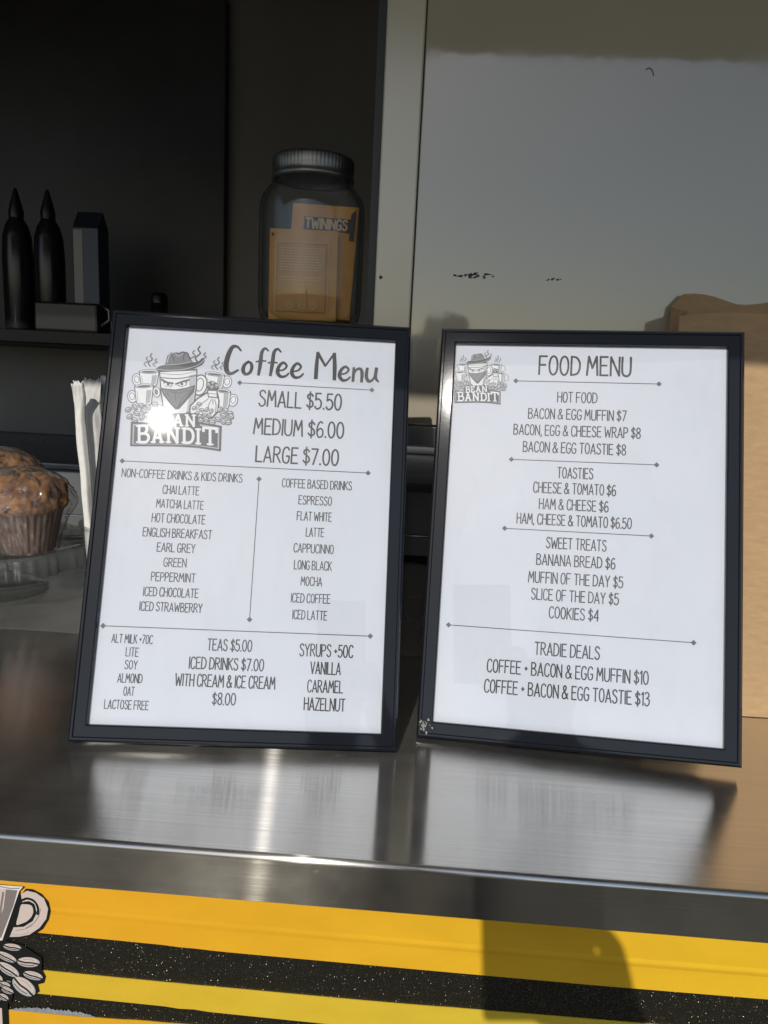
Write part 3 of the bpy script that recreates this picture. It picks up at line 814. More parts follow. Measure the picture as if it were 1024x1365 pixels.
# ------------------------------------------------------------------ the emblem: hatted cup in a bandana, cups, sack, beans, banner
SLAB = {'B': (62, "14,0 14,100|~14,97 44,97 52,76 40,54 16,52|~16,52 50,50 60,26 48,3 14,3|1,3 16,3|1,97 16,97"),
        'E': (56, "14,0 14,100|14,97 50,97 50,80|14,52 40,52|14,3 54,3 54,20|1,3 14,3|1,97 14,97"),
        'A': (76, "14,0 38,100 62,0|22,32 54,32|2,3 26,3|50,3 74,3"),
        'N': (78, "14,0 14,100 62,0 62,100|2,3 26,3|2,97 14,97|50,97 76,97"),
        'D': (66, "14,0 14,100|~14,97 46,94 62,68 62,32 46,6 14,3|1,3 16,3|1,97 16,97"),
        'I': (32, "16,0 16,100|2,3 30,3|2,97 30,97"),
        'T': (72, "36,100 36,0|22,3 50,3|4,76 4,97 68,97 68,76")}
class Emblem(Print):
    def xy(self, x, y):
        a = on_sheet(0, 130 + x / 4.876, 430 + y / 4.876)
        return ((a[0] + .0585) * self.k + self.ox, (a[1] - .0935) * self.k + self.oy)
    def P(self, pts, mi, sm=False): self.poly([self.xy(*q) for q in (smooth_line(pts, True, 5) if sm else pts)], mi)
    def S(self, pts, w, mi=0, closed=False, sm=True):
        self.line([self.xy(*q) for q in (smooth_line(pts, closed, 5) if sm else pts)], w * 1.13e-4 * self.k, mi, closed)
    def E(self, cx, cy, rx, ry, rot=0, mi=0, line=None):
        c, s = math.cos(R(rot)), math.sin(R(rot))
        pts = [(cx + rx * math.cos(a) * c - ry * math.sin(a) * s, cy + rx * math.cos(a) * s + ry * math.sin(a) * c) for a in [k * math.pi / 10 for k in range(20)]]
        if line: self.S(pts, line, mi, True, False)
        else: self.P(pts, mi)
    def cup(self, x0, y0, x1, yb, hx, tilt=0):
        """little mug: rim from (x0,y0) to (x1,..), bottom yb, handle on side hx"""
        cx = (x0 + x1) / 2; rx = (x1 - x0) / 2
        hc = x1 + 14 if hx > 0 else x0 - 14
        self.E(hc, (y0 + yb) / 2 + 6, 34, 42, 10 * hx, 0); self.E(hc, (y0 + yb) / 2 + 6, 29, 37, 10 * hx, 3); self.E(hc + 2 * hx, (y0 + yb) / 2 + 4, 18, 25, 10 * hx, 0); self.E(hc + 2 * hx, (y0 + yb) / 2 + 4, 14, 21, 10 * hx, 3)
        body = [(x0, y0), (x1, y0 + tilt), (x1 - 14, yb - 10), (x1 - 30, yb + 4), (x0 + 30, yb), (x0 + 12, yb - 14)]
        self.P(body, 3); self.S(body, 6, 0, True, False)
        self.P([(x1 - 46, y0 + 24), (x1 - 12, y0 + 22), (x1 - 24, yb - 12), (x1 - 52, yb - 4)], 2)
        for k_ in range(3): self.S([(x1 - 40 + 11 * k_, y0 + 30), (x1 - 48 + 11 * k_, yb - 14)], 3, 1)
        self.S([(x0 + 16, y0 + 30), (x0 + 24, yb - 20)], 3, 1)
        self.E(cx, y0 + tilt / 2, rx, 15, tilt * .4, 0); self.E(cx, y0 + tilt / 2, rx - 6, 11, tilt * .4, 3); self.E(cx, y0 + tilt / 2 + 2, rx - 14, 7, tilt * .4, 0)
    def bean(self, x, y, r, rot):
        self.E(x, y, r + 4, r * .72 + 3, rot, 0); self.E(x, y, r, r * .66, rot, 2)
        c, s = math.cos(R(rot)), math.sin(R(rot))
        self.S([(x - r * .9 * c, y - r * .9 * s), (x - r * .2 * s * .6, y + r * .2 * c * .6), (x + r * .9 * c, y + r * .9 * s)], 4, 0)
        self.S([(x - r * .5 * c + r * .35 * s, y - r * .5 * s - r * .35 * c), (x + r * .4 * c + r * .35 * s, y + r * .4 * s - r * .35 * c)], 4, 3)
    def steam(self, x, y, k=1.0):
        for dx, h, m_ in ((-22, 62, 1), (6, 84, 0), (36, 50, 1)):
            self.S([(x + dx * k, y), (x + (dx - 14) * k, y - h * .28 * k), (x + (dx + 12) * k, y - h * .55 * k), (x + dx * k, y - h * .8 * k), (x + (dx + 10) * k, y - h * k)], 8 * k, m_)
    def slab(self, s, x0, y0, x1, y1, cap, big=None, mi=3, wt=.2, skew=0):
        tot = sum(SLAB[c][0] * (1.12 if big and j in big else 1) for j, c in enumerate(s)) + 9 * (len(s) - 1); x = 0
        for j, c in enumerate(s):
            kk = 1.14 if big and j in big else 1
            w_, st = SLAB[c]
            for part in st.split('|'):
                sm = part[0] == '~'
                pts = [tuple(float(q) for q in e.split(',')) for e in part.lstrip('~').split()]
                if sm: pts = smooth_line(pts)
                o_ = []
                for px, py in pts:
                    f = (x + px * kk) / tot
                    bx = x0 + (x1 - x0) * f; by = y0 + (y1 - y0) * f
                    arch = -skew * math.sin(math.pi * f)
                    o_.append((bx, by + arch - py / 100 * cap * kk))
                self.S(o_, cap * wt * (.62 if py in (3, 97) and len(pts) == 2 else 1), mi, False, False)
            x += w_ * kk + 9

def emblem(name, parent, k, ox, oy):
    e = Emblem(PZ + 1.2e-4, 1.6e-6); e.k, e.ox, e.oy = k, ox, oy
    e.steam(330, 272); e.steam(770, 292, .95); e.steam(640, 246, 1.25)
    e.cup(262, 306, 392, 400, -1); e.cup(694, 316, 822, 420, 1, 14)
    # right handle of the big cup
    e.E(660, 395, 50, 72, 12, 0); e.E(660, 395, 42, 63, 12, 3); e.E(658, 392, 28, 46, 12, 0); e.E(658, 392, 22, 40, 12, 3)
    # big cup
    e.P([(392, 300), (644, 288), (640, 420), (618, 560), (560, 590), (460, 590), (418, 560), (400, 430)], 0)
    e.P([(400, 310), (636, 300), (630, 420), (610, 555), (556, 582), (464, 582), (426, 555), (408, 430)], 3)
    e.P([(590, 330), (634, 322), (626, 430), (606, 552), (570, 575), (590, 470)], 2)
    e.S([(402, 346), (520, 352), (634, 332)], 7, 0)
    e.S([(400, 318), (520, 326), (636, 306)], 4, 1)
    # eyes and brows
    for a in ([(414, 366), (452, 384), (482, 396), (468, 408), (434, 406)], [(508, 398), (550, 380), (580, 368), (572, 396), (540, 408)]): e.P(a, 1); 
    e.E(448, 392, 22, 13, 14, 3); e.E(546, 389, 22, 13, -14, 3); e.E(452, 391, 9, 9, 0, 0); e.E(542, 388, 9, 9, 0, 0)
    e.S([(408, 358), (444, 378), (484, 384)], 13, 0, False, False); e.S([(502, 388), (546, 372), (590, 360)], 13, 0, False, False)
    # bandana
    e.P([(402, 412), (440, 418), (500, 424), (570, 412), (630, 394), (622, 440), (570, 500), (524, 552), (500, 556), (470, 524), (420, 460)], 0)
    e.P([(412, 422), (500, 434), (618, 408), (560, 490), (508, 540), (480, 518), (428, 452)], 1)
    for q in ([(440, 440), (480, 500), (505, 535)], [(600, 425), (545, 485), (512, 535)], [(500, 440), (498, 480), (506, 520)], [(460, 436), (520, 446), (580, 428)]): e.S(q, 4, 0)
    # hat
    e.P([(368, 288), (400, 268), (440, 262), (600, 250), (650, 240), (678, 216), (692, 232), (676, 262), (620, 288), (540, 302), (440, 308), (385, 302)], 0)
    e.P([(432, 264), (446, 206), (468, 180), (500, 178), (520, 184), (548, 174), (582, 182), (600, 220), (610, 252), (560, 272), (480, 280)], 0)
    e.P([(442, 254), (456, 206), (474, 188), (500, 186), (520, 194), (548, 183), (576, 190), (592, 224), (598, 240), (540, 250), (480, 258)], 1)
    e.S([(468, 196), (486, 214), (490, 240)], 6, 0); e.S([(560, 190), (552, 214), (556, 240)], 6, 0); e.S([(500, 188), (520, 206), (548, 186)], 5, 2)
    e.S([(438, 262), (520, 258), (602, 242)], 6, 2); e.S([(376, 290), (450, 298), (560, 290), (650, 262), (684, 232)], 5, 2)
    e.S([(444, 250), (456, 208), (470, 186), (500, 180)], 4, 3)
    # front cups
    e.cup(232, 404, 356, 524, -1, -8); e.E(376, 440, 26, 36, -8, 0); e.E(376, 440, 21, 31, -8, 3); e.E(374, 440, 12, 20, -8, 1)
    e.cup(764, 424, 862, 552, 1, 18)
    # sack of beans
    e.P([(700, 392), (730, 366), (770, 380), (788, 420), (762, 440), (716, 438)], 0)
    for q in ((716, 392, 13, 30), (744, 380, 13, 10), (768, 400, 13, 40), (738, 408, 13, -20)): e.bean(*q)
    e.P([(712, 436), (776, 438), (790, 500), (782, 570), (740, 616), (640, 616), (588, 580), (592, 530), (640, 480)], 0)
    e.P([(716, 446), (770, 448), (780, 500), (772, 565), (736, 606), (644, 606), (598, 574), (602, 534), (646, 488)], 3)
    e.P([(706, 424), (774, 426), (778, 482), (712, 476)], 0); e.P([(714, 432), (768, 434), (770, 474), (718, 468)], 3); e.S([(714, 450), (770, 454)], 5, 1)
    for q in ([(716, 484), (670, 520), (640, 560)], [(736, 488), (716, 530), (710, 570)], [(756, 490), (766, 530), (760, 575)], [(745, 490), (745, 520)]): e.S(q, 6, 1)
    rnd = random.Random(3)
    for q in ((625, 545), (655, 520), (640, 580), (672, 560), (690, 590), (706, 556), (735, 566), (720, 596), (660, 600)): e.bean(q[0], q[1], 15, rnd.uniform(-60, 60))
    # beans left and right
    for x, y in ((190, 556), (232, 540), (275, 528), (320, 540), (365, 520), (400, 540), (200, 600), (246, 580), (290, 566), (336, 574), (380, 560), (232, 622), (280, 606), (326, 610), (372, 596), (410, 585)): e.bean(x, y, 19, rnd.uniform(-50, 50))
    for x, y in ((790, 556), (826, 562), (856, 580), (812, 596), (846, 612), (776, 620), (810, 634), (846, 640), (700, 620), (740, 640), (664, 626), (862, 600)): e.bean(x, y, 19, rnd.uniform(-50, 50))
    # banner
    e.P([(208, 636), (330, 640), (344, 580), (642, 580), (650, 636), (802, 662), (796, 828), (640, 804), (500, 796), (360, 794), (204, 794)], 0)
    e.P([(222, 650), (338, 654), (340, 664), (232, 660), (226, 780), (360, 780), (360, 784), (218, 784)], 2)
    e.P([(660, 652), (788, 674), (784, 814), (640, 792), (640, 788), (776, 806), (778, 682), (660, 662)], 2)
    e.S([(360, 781), (500, 783), (640, 790)], 4, 2)
    e.slab("BEAN", 352, 668, 636, 666, 74, wt=.20, skew=4)
    e.slab("BANDIT", 244, 772, 772, 790, 98, big=(0, 5), wt=.19, skew=8)
    return e.done(name, TONE, parent)
emblem("emblem", cpaper, 1.0, -.0585, .0935)
emblem("emblem", fpaper, .535, -.0826, .1200)

# chipped corner of the food menu frame: a scrap of torn clear tape
bm = bmesh.new()
c0 = on_sheet(1, 566, 966)
for k_ in range(30):
    x, y = c0[0] + random.gauss(0, .0018), c0[1] + random.gauss(0, .0026)
    s = random.uniform(.0003, .0011); a = random.uniform(0, 6.3)
    vs = [bm.verts.new((x + s * math.cos(a + t), y + s * 1.4 * math.sin(a + t), .0018 + random.uniform(0, .0022))) for t in (0, 2.1, 4.0)]
    bm.faces.new(vs)
link("chipped_tape", bm, plain("torn_tape", (.30, .30, .29), .35), food)

# ------------------------------------------------------------------ jar of tea on a riser behind the coffee menu
JY, JB = .755, 1.3545
ris = thing("display_riser", (-.15, JY + .02, CT + .0005), "dark display riser standing on the bench under the glass jar", "riser")
bm = bmesh.new(); box(bm, -.075, .085, -.07, .07, JB - CT - .018, JB - CT - .001, .002); link("top_board", bm, DARKIN, ris)
bm = bmesh.new(); box(bm, -.07, .08, -.065, .065, .012, JB - CT - .0185, .002); link("body", bm, DARKIN, ris)
bm = bmesh.new(); box(bm, -.075, .085, -.07, .07, 0, .0115, .002); link("base_board", bm, DARKIN, ris)

GLASS = clear_sheet("jar_glass", .03, (.95, .96, .955), 1.5, edge=(.5, .53, .54), bumpscale=18, bumpstr=.06, film=.018)
jx = (at(347, 320, Y=JY).x + at(484, 320, Y=JY).x) / 2
jr = (at(484, 320, Y=JY).x - at(347, 320, Y=JY).x) / 2
jar = thing("glass_jar", (jx, JY, JB), "clear glass jar with a ribbed metal screw lid, holding orange tea packets", "jar")
JH = at(420, 212, Y=JY).z - JB
k_ = jr / .05
prof = [(.0, 0.002), (.030, .002), (.042, .003), (.0475, .008), (.0495, .016), (.05, .03), (.05, .102), (.0494, .109), (.0472, .1165), (.0430, .1225), (.0392, .1265), (.0376, .1305), (.0372, .138)]
hs = (JH - .0135) / .138
prof = [(r * k_, z * hs) for r, z in prof]
def squarish(a, i, r, z): return r * (1 + .018 * math.cos(4 * a + .4) * (1 if .005 < z < .125 else 0)), z
bm = bmesh.new(); lathe(bm, prof, 72, squarish)
inner = [(max(0, r - .0032), z + .0035 if z < .01 else z) for r, z in prof]
lathe(bm, inner, 72, squarish)
link("glass_body", bm, GLASS, jar, smooth=True)
lz = prof[-1][1] - .006
lr = (at(476, 225, Y=JY).x - at(368, 225, Y=JY).x) / 2
def knurl(a, i, r, z): return (r * (1 + (.012 * math.cos(a * 64) if 5 <= i <= 7 else 0)), z)
bm = bmesh.new()
lathe(bm, [(lr * .93, lz - .001), (lr * 1.0, lz - .0012), (lr * 1.015, lz + .0012), (lr * .995, lz + .0032), (lr * .97, lz + .006), (lr * .985, lz + .0085), (lr * .985, lz + .0165), (lr * .965, lz + .0185), (lr * .93, lz + .0195), (lr * .90, lz + .0188), (.0005, lz + .0188)], 192, knurl)
LIDM = mottled("worn_tin_lid", (.17, .165, .15), (.24, .23, .21), 90, .36, .1); LIDM.node_tree.nodes["Principled BSDF"].inputs["Metallic"].default_value = .9
link("lid", bm, LIDM, jar, smooth=True)

PK = mottled("orange_tea_paper", (.66, .29, .04), (.72, .34, .055), 60, .5, .15)
PKI = plain("packet_dark_print", (.03, .015, .012), .5)
PKL = plain("packet_pale_print", (.72, .47, .22), .5)
PKB = plain("packet_panel_print", (.60, .26, .036), .5)
def packet(loc, w, h, rz, tilt, label, front):
    mw = Matrix.Translation(loc) @ Matrix.Rotation(R(rz), 4, 'Z') @ Matrix.Rotation(R(tilt[0]), 4, 'X') @ Matrix.Rotation(R(tilt[1]), 4, 'Y')
    root = thing("tea_packet", (0, 0, 0), label, "tea packet", "orange tea packets in the glass jar", mw=mw)
    bm = bmesh.new(); nx, nz = 10, 12
    for s in (-1, 1):
        g_ = [[bm.verts.new((w * (i / nx - .5), s * (.0004 + .0022 * math.sin(math.pi * i / nx) ** .6 * math.sin(math.pi * j / nz) ** .6) + .0006 * math.sin(j * 1.3 + i) * math.sin(math.pi * j / nz), h * j / nz)) for i in range(nx + 1)] for j in range(nz + 1)]
        for j in range(nz):
            for i in range(nx): bm.faces.new((g_[j][i], g_[j][i + 1], g_[j + 1][i + 1], g_[j + 1][i]))
    bmesh.ops.remove_doubles(bm, verts=bm.verts[:], dist=.0001)
    link("envelope", bm, PK, root, smooth=True)
    pr_ = Print(0, 4e-6)
    if front == "name":
        pr_.poly([(-w * .30, h * .77), (w * .42, h * .77), (w * .42, h * .885), (-w * .30, h * .885)], 0)
        text_line(pr_, "TWININGS", w * .04, h * .83, w * .62, h * .085, .2, 1)
        pr_.poly([(w * .40, h * .70), (w * .47, h * .70), (w * .47, h * .97), (w * .40, h * .93)], 0)
    elif front == "back":
        pr_.line([(-w * .40, h * .06), (-w * .40, h * .85), (w * .37, h * .85), (w * .37, h * .06)], w * .012, 1)
        pr_.poly([(-w * .37, h * .09), (w * .34, h * .09), (w * .34, h * .82), (-w * .37, h * .82)], 2)
        for q in range(11):
            z = h * (.79 - .030 * q - (.05 if q > 8 else 0)); x = -w * .34
            while x < w * .30:
                L = w * random.uniform(.03, .09); x2 = min(x + L, w * .31)
                pr_.line([(x, z), (x2, z)], h * .010, 1, cap=False); x = x2 + w * .018
        for cx in (-.18, .0, .16):
            pr_.ellipse(cx * w, h * .17, w * .055, w * .055, mi=1, wline=w * .014)
            pr_.line([(cx * w - w * .03, h * .155), (cx * w, h * .19), (cx * w + w * .03, h * .155)], w * .014, 1)
        pr_.ellipse(-w * .445, h * .93, w * .02, w * .022, mi=0)
    for v in pr_.bm.verts: v.co = Vector((v.co.x, -.0034 - v.co.z, v.co.y))
    if front: link("packet_print", pr_.bm, [PKI, PKL, PKB], root, recalc=False)
    else: pr_.bm.free()
    return root
z0 = JB + .006
wk = jr / .05
fx = (at(406, 418, Y=JY - .012).x)
packet(Vector((fx, JY - .026, z0)), .064 * wk, at(406, 306, Y=JY - .022).z - z0, 3, (-3, -.5), "orange tea packet with pale printed panel and recycling rings, frontmost in the jar", "back")
packet(Vector((fx + .012, JY - .012, z0 + .004)), .064 * wk, at(420, 272, Y=JY - .01).z - z0 - .004, -4, (-3, 2.5), "orange tea packet with dark brand name band, standing behind the panelled packet", "name")
packet(Vector((fx + .019, JY + .001, z0)), .050 * wk, .072 * wk, 24, (-2, 3), "orange tea packet turned edgewise at the right side of the jar", None)
packet(Vector((fx + .004, JY + .016, z0)), .064 * wk, .078 * wk, -10, (4, 1), "plain orange tea packet at the back of the jar", None)

# ------------------------------------------------------------------ kraft paper bag
bfx, bfy = .196, .603
bag = thing("paper_bag", (bfx, bfy, CT + .0006), "brown kraft paper bag standing open behind the food menu", "bag")
bm = bmesh.new()
BW = .30
TF, TB = .667, .7085                    # how far back the mouth's front and back edges lean, against the wall
fl = [at(*q, Y=TF) for q in ((906, 421), (940, 417.5), (980, 417), (1024, 418))]
bk = [at(*q, Y=TB) for q in ((895, 409), (899, 399), (906, 393), (916, 391), (934, 391.5), (952, 395), (970, 402), (985, 407), (1004, 406), (1024, 403))]
def along(l, x):
    for p_, q_ in zip(l, l[1:]):
        if p_.x <= x <= q_.x: return p_.z + (q_.z - p_.z) * (x - p_.x) / (q_.x - p_.x)
    return l[0].z if x < l[0].x else l[-1].z
base = {'f0': (.205, .6006), 'f1': (.205 + BW, .6006), 'b0': (.212, .678), 'b1': (.212 + BW, .678)}
mouth = {'f0': (fl[0].x, TF), 'f1': (fl[0].x + BW, TF), 'b0': (bk[0].x, TB), 'b1': (bk[0].x + BW, TB)}
N = 128; H = 34; rows = []
for j in range(H + 1):
    t = j / H; row = []
    for i in range(N):
        s = 4 * i / N; c = s % 1; k0 = int(s)
        ends = (('f0', 'f1'), ('f1', 'b1'), ('b1', 'b0'), ('b0', 'f0'))[k0]
        def mixp(d): return Vector(d[ends[0]]) * (1 - c) + Vector(d[ends[1]]) * c
        m_ = mixp(mouth); b_ = mixp(base); q = b_ * (1 - t) + m_ * t
        zf = along(fl, m_.x); zb = along(bk, m_.x)
        top = (zf, zf * (1 - c) + zb * c, zb, zb * (1 - c) + zf * c)[k0] - CT - .0006
        x, y = q.x, q.y
        if k0 in (1, 3):
            w_ = 1 - abs(2 * c - 1); x += (1 if k0 == 3 else -1) * .010 * w_ * min(1, t * 2)
        z = top * t
        if k0 == 0: y += -.005 * math.sin(math.pi * c) * math.sin(math.pi * t)
        y += .0016 * noise.noise(Vector((x * 22, y * 10, z * 16)))
        x += .0014 * noise.noise(Vector((x * 18 + 5, y * 10, z * 20)))
        if k0 == 2 and t > .88: y += .0005 * math.sin((t - .88) * 420)             # crimp lines along the back of the mouth
        row.append(bm.verts.new((x - bfx, y - bfy, z)))
    rows.append(row)
for a, b in zip(rows, rows[1:]):
    for i in range(N): bm.faces.new((a[i], a[(i + 1) % N], b[(i + 1) % N], b[i]))
bm.faces.new(rows[0])
bs = link("bag_body", bm, KRAFT, bag, smooth=False)
md = bs.modifiers.new("thickness", 'SOLIDIFY'); md.thickness = .0005

# ------------------------------------------------------------------ cake stand and muffins at the left
STG = clear_sheet("pressed_glass", .03, (.88, .89, .87), 1.6, edge=(.55, .56, .54), bumpscale=40, bumpstr=.06, film=.018)
SX, SY, SZ = -.478, .805, at(40, 737, Y=.755).z
st = thing("cake_stand", (SX, SY, CT + .0006), "clear glass cake stand with scalloped skirt holding wrapped muffins", "cake stand")
sz = SZ - CT - .0016
def scal(a, i, r, z):
    k = 1 + ((.075 * abs(math.cos(a * 4.5)) ** .7 - .03 + (.012 * math.cos(a * 54) if 3 < i < 8 else 0)) if r > .085 else 0)
    return r * k, z
bm = bmesh.new()
lathe(bm, [(.0005, sz), (.075, sz), (.098, sz + .0006), (.103, sz + .0016), (.1065, sz - .0005), (.1075, sz - .006), (.1085, sz - .021), (.1055, sz - .022), (.1045, sz - .006), (.100, sz - .003), (.03, sz - .004), (.0005, sz - .004)], 576, scal)
link("plate", bm, STG, st, smooth=True)
bm = bmesh.new()
lathe(bm, [(.0005, sz - .0045), (.03, sz - .0045), (.020, sz - .012), (.014, sz - .025), (.016, .022), (.030, .012), (.055, .005), (.058, .0), (.0005, 0)], 48)
link("pedestal", bm, STG, st, smooth=True)

CAKE = Nodes("muffin_crumb")
v = CAKE.coords()
cc = CAKE.ramp(CAKE.noise(v, 38, 6, .62), [(.34, (.030, .013, .006)), (.44, (.13, .052, .016)), (.56, (.26, .115, .033)), (.72, (.42, .22, .075))])
ck = CAKE.ramp(CAKE.noise(v, 60, 3, .5), [(.34, (.16, .12, .10)), (.42, (1, 1, 1))])
mx = CAKE.n("MixRGB", blend_type='MULTIPLY'); mx.inputs[0].default_value = 1
CAKE.l(cc, mx.inputs[1]); CAKE.l(ck, mx.inputs[2]); CAKE.l(mx.outputs[0], CAKE.b.inputs["Base Color"])
CAKE.set(Roughness=.85, Specular_IOR_Level=.2); CAKE.bump(CAKE.noise(v, 170, 5, .65), .5, .002); CAKE = CAKE.m
CASE = mottled("brown_paper_case", (.055, .026, .017), (.11, .052, .032), 50, .55, .2)
CHOC = plain("chocolate_chunk", (.016, .009, .007), .5)
FILM = clear_sheet("cling_film", .035, (.96, .96, .95), 1.8, bumpscale=75, bumpstr=1.0, film=.05)
def muffin(loc, k, rz, label):
    root = thing("muffin", loc, label, "muffin", "wrapped muffins on the glass cake stand")
    root.rotation_euler.z = R(rz)
    seed = Vector((rz, loc[0] * 40, 3))
    def pleat(a, i, r, z): return r * (1 + .028 * math.sin(a * 34) * (.4 + .6 * z / .045)), z
    bm = bmesh.new(); lathe(bm, [(.0005, .0005), (.026 * k, .0005), (.0275 * k, .003), (.032 * k, .024 * k), (.0365 * k, .044 * k), (.0372 * k, .048 * k)], 204, pleat)
    link("paper_case", bm, CASE, root, smooth=False)
    prof = [(.034 * k, .040 * k), (.0365 * k, .045 * k), (.0415 * k, .049 * k), (.0430 * k, .054 * k), (.0415 * k, .060 * k), (.037 * k, .067 * k), (.029 * k, .0735 * k), (.019 * k, .078 * k), (.009 * k, .0803 * k), (.0006, .081 * k)]
    prof = [(r, z if z < .05 * k else .05 * k + (z - .05 * k) * 1.18) for r, z in smooth_line(prof, sub=3)]
    def lump(a, i, r, z):
        q = Vector((math.cos(a) * r * 38, math.sin(a) * r * 38, z * 38)) + seed
        d = .0060 * noise.noise(q * .8) + .0032 * noise.noise(q * 2.1) - .0034 * max(0, .16 - abs(noise.noise(q * 1.5 + Vector((9, 2, 4))))) / .16 + .0016 * noise.noise(q * 5) + .0009 * noise.noise(q * 11)
        f = min(1, max(0, (z - .043 * k) / .006))
        return r + d * f * (1 if r > .004 else r / .004), z + d * .8 * f
    bm = bmesh.new(); lathe(bm, prof, 110, lump)
    cake = link("cake", bm, CAKE, root, smooth=True)
    rnd = random.Random(int(rz) + 5)
    for q in range(9):
        bm = bmesh.new()
        a = rnd.uniform(0, 6.28); r = rnd.uniform(.008, .036) * k
        z = (.0865 - .034 * (r / (.043 * k)) ** 2.6) * k
        g_ = bmesh.ops.create_icosphere(bm, subdivisions=2, radius=rnd.uniform(.0022, .0042))
        for vv in g_['verts']:
            n_ = noise.noise(vv.co * 300 + Vector((q, 0, 0)))
            vv.co = vv.co * (1 + .35 * n_); vv.co.z *= .6
            vv.co += Vector((r * math.cos(a), r * math.sin(a), z - .0008))
        link("chocolate_chunk", bm, CHOC, cake, smooth=False)
    # cling film pulled round it, gathered to one side
    fp = smooth_line([(.030 * k, .0008), (.0335 * k, .012 * k), (.039 * k, .030 * k), (.0445 * k, .046 * k), (.0465 * k, .054 * k), (.0445 * k, .064 * k), (.038 * k, .073 * k), (.028 * k, .079 * k), (.016 * k, .083 * k), (.0006, .0845 * k)], sub=4)
    fp = [(r, z if z < .05 * k else .05 * k + (z - .05 * k) * 1.22) for r, z in fp]
    def crink(a, i, r, z):
        q = Vector((math.cos(a) * 3.2, math.sin(a) * 3.2, z * 70)) + seed
        d = .0020 * noise.noise(q * 1.6) + .0030 * abs(noise.noise(q * 3.6)) + .0006 * math.sin(a * 23 + z * 260 + 3 * noise.noise(q))
        pinch = math.exp(-((a - .35) / .30) ** 2) * math.exp(-((z - .052 * k) / (.016 * k)) ** 2) * .007
        s = 1 if r > .006 else r / .006
        return r + (d + pinch) * s, z + d * .4
    bm = bmesh.new(); lathe(bm, fp, 150, crink)
    link("film_wrap", bm, FILM, root, smooth=True)
    return root
mz = CT + .0006 + sz + .0012
mx_, my_ = at(36, 700, Y=.765).x, .765
muffin((mx_, my_, mz), .98, 20, "cling wrapped chocolate muffin nearest the straws on the cake stand")
muffin((mx_ - .062, my_ + .058, mz), 1.10, 140, "cling wrapped muffin behind, mostly cut off by the photo's left edge")
muffin((mx_ - .088, my_ - .038, mz), .96, 260, "cling wrapped muffin at the left edge of the photo, in front of the others")

# ------------------------------------------------------------------ clear cup holding paper wrapped straws
CUPM = clear_sheet("clear_cup_plastic", .06, (.95, .96, .96), 1.5, edge=(.5, .52, .53), bumpscale=30, bumpstr=.05, film=.03)
cz = at(104, 700, Y=.70).z
cl = at(102, 700, Y=.70).x
cr = .036
cup = thing("plastic_cup", (cl + cr, .715, CT + .0008), "clear plastic cup holding wrapped straws behind the coffee menu", "cup")
chh = cz - CT
bm = bmesh.new()
lathe(bm, [(.0005, 0), (cr * .72, 0), (cr * .74, .003), (cr * .97, chh - .004), (cr * .985, chh - .002), (cr * 1.03, chh - .0015), (cr * 1.045, chh), (cr * 1.03, chh + .0015), (cr * .97, chh + .001), (cr * .955, chh - .004), (cr * .72, .004), (.0005, .004)], 60)
link("cup_wall", bm, CUPM, cup, smooth=True)

STRW = mottled("white_straw_paper", (.64, .63, .60), (.72, .71, .68), 120, .6, .25)
STRG = mottled("thin_straw_sleeve", (.50, .50, .48), (.60, .59, .57), 90, .6, .3)
def straw(foot, top, wid, label, mat, seed, fold):
    root = thing("wrapped_straw", foot, label, "straw", "paper wrapped straws in the clear cup")
    d = Vector(top) - Vector(foot); L = d.length; rnd = random.Random(seed)
    q = d.to_track_quat('Z', 'Y'); root.rotation_mode = 'QUATERNION'; root.rotation_quaternion = q
    ax = q.inverted() @ Vector((1, 0, 0)); ang = math.atan2(ax.y, ax.x)
    bm = bmesh.new(); rings = []; n = 28; m = 46
    for j in range(m + 1):
        t = j / m; z = L * t; ring = []
        end = max(0, (t - .86) / .14)
        for k in range(n):
            a = 2 * math.pi * k / n
            w_ = wid / 2 * (1 + .12 * end); th = (.0034 * (1 - end) + .0007 * end)
            u = math.cos(a); x = w_ * (abs(u) ** .85) * (1 if u >= 0 else -1); y = th * math.sin(a)
            if end < .8:
                y += .0016 * noise.noise(Vector((x * 260, z * 26, seed))) * (1 - end) + (.0022 * math.exp(-((u - .35) / .28) ** 2) * (1 if math.sin(a) < 0 else 0) * -1) * (1 - end)
            x += .0011 * noise.noise(Vector((3, z * 30, seed * 2 + (1 if u > 0 else 0))))
            if end > .45: y += .0009 * math.sin(x * 2600)                   # crimped end seal
            zz = z
            if j == m: zz += .0014 * (1 if int((x + .05) / .0022) % 2 else -1)
            y += fold * end * end * .010
            x += .0045 * end * (1 if fold < 0 else -.6)
            c, s = math.cos(ang), math.sin(ang)
            ring.append(bm.verts.new((x * c - y * s, x * s + y * c, zz)))
        rings.append(ring)
    for a, b in zip(rings, rings[1:]):
        for k in range(n): bm.faces.new((a[k], a[(k + 1) % n], b[(k + 1) % n], b[k]))
    bm.faces.new(rings[0][::-1]); bm.faces.new(rings[-1])
    link("paper_sleeve", bm, mat, root, smooth=True)
    bm = bmesh.new(); tube(bm, [(0, 0, .004), (0, 0, L * .86)], .0028, 12)
    link("straw_tube", bm, mat, root, smooth=True)
A = lambda x, y, Y: at(x, y, Y=Y)
fz = CT + .006
def foot_of(x, y, Y, top, Yt):
    p_, t_ = A(x, y, Y), A(*top, Yt); s = (fz - t_.z) / (p_.z - t_.z)
    return t_ + (p_ - t_) * s
f1 = foot_of(121, 715, .700, (103, 509), .700); t1 = A(103, 509, .700)
straw(f1, t1, .0105, "white straw in creased paper sleeve, the outer left one in the cup", STRW, 3, -1)
f2 = foot_of(136, 715, .712, (121, 505), .716); t2 = A(121, 505, .716)
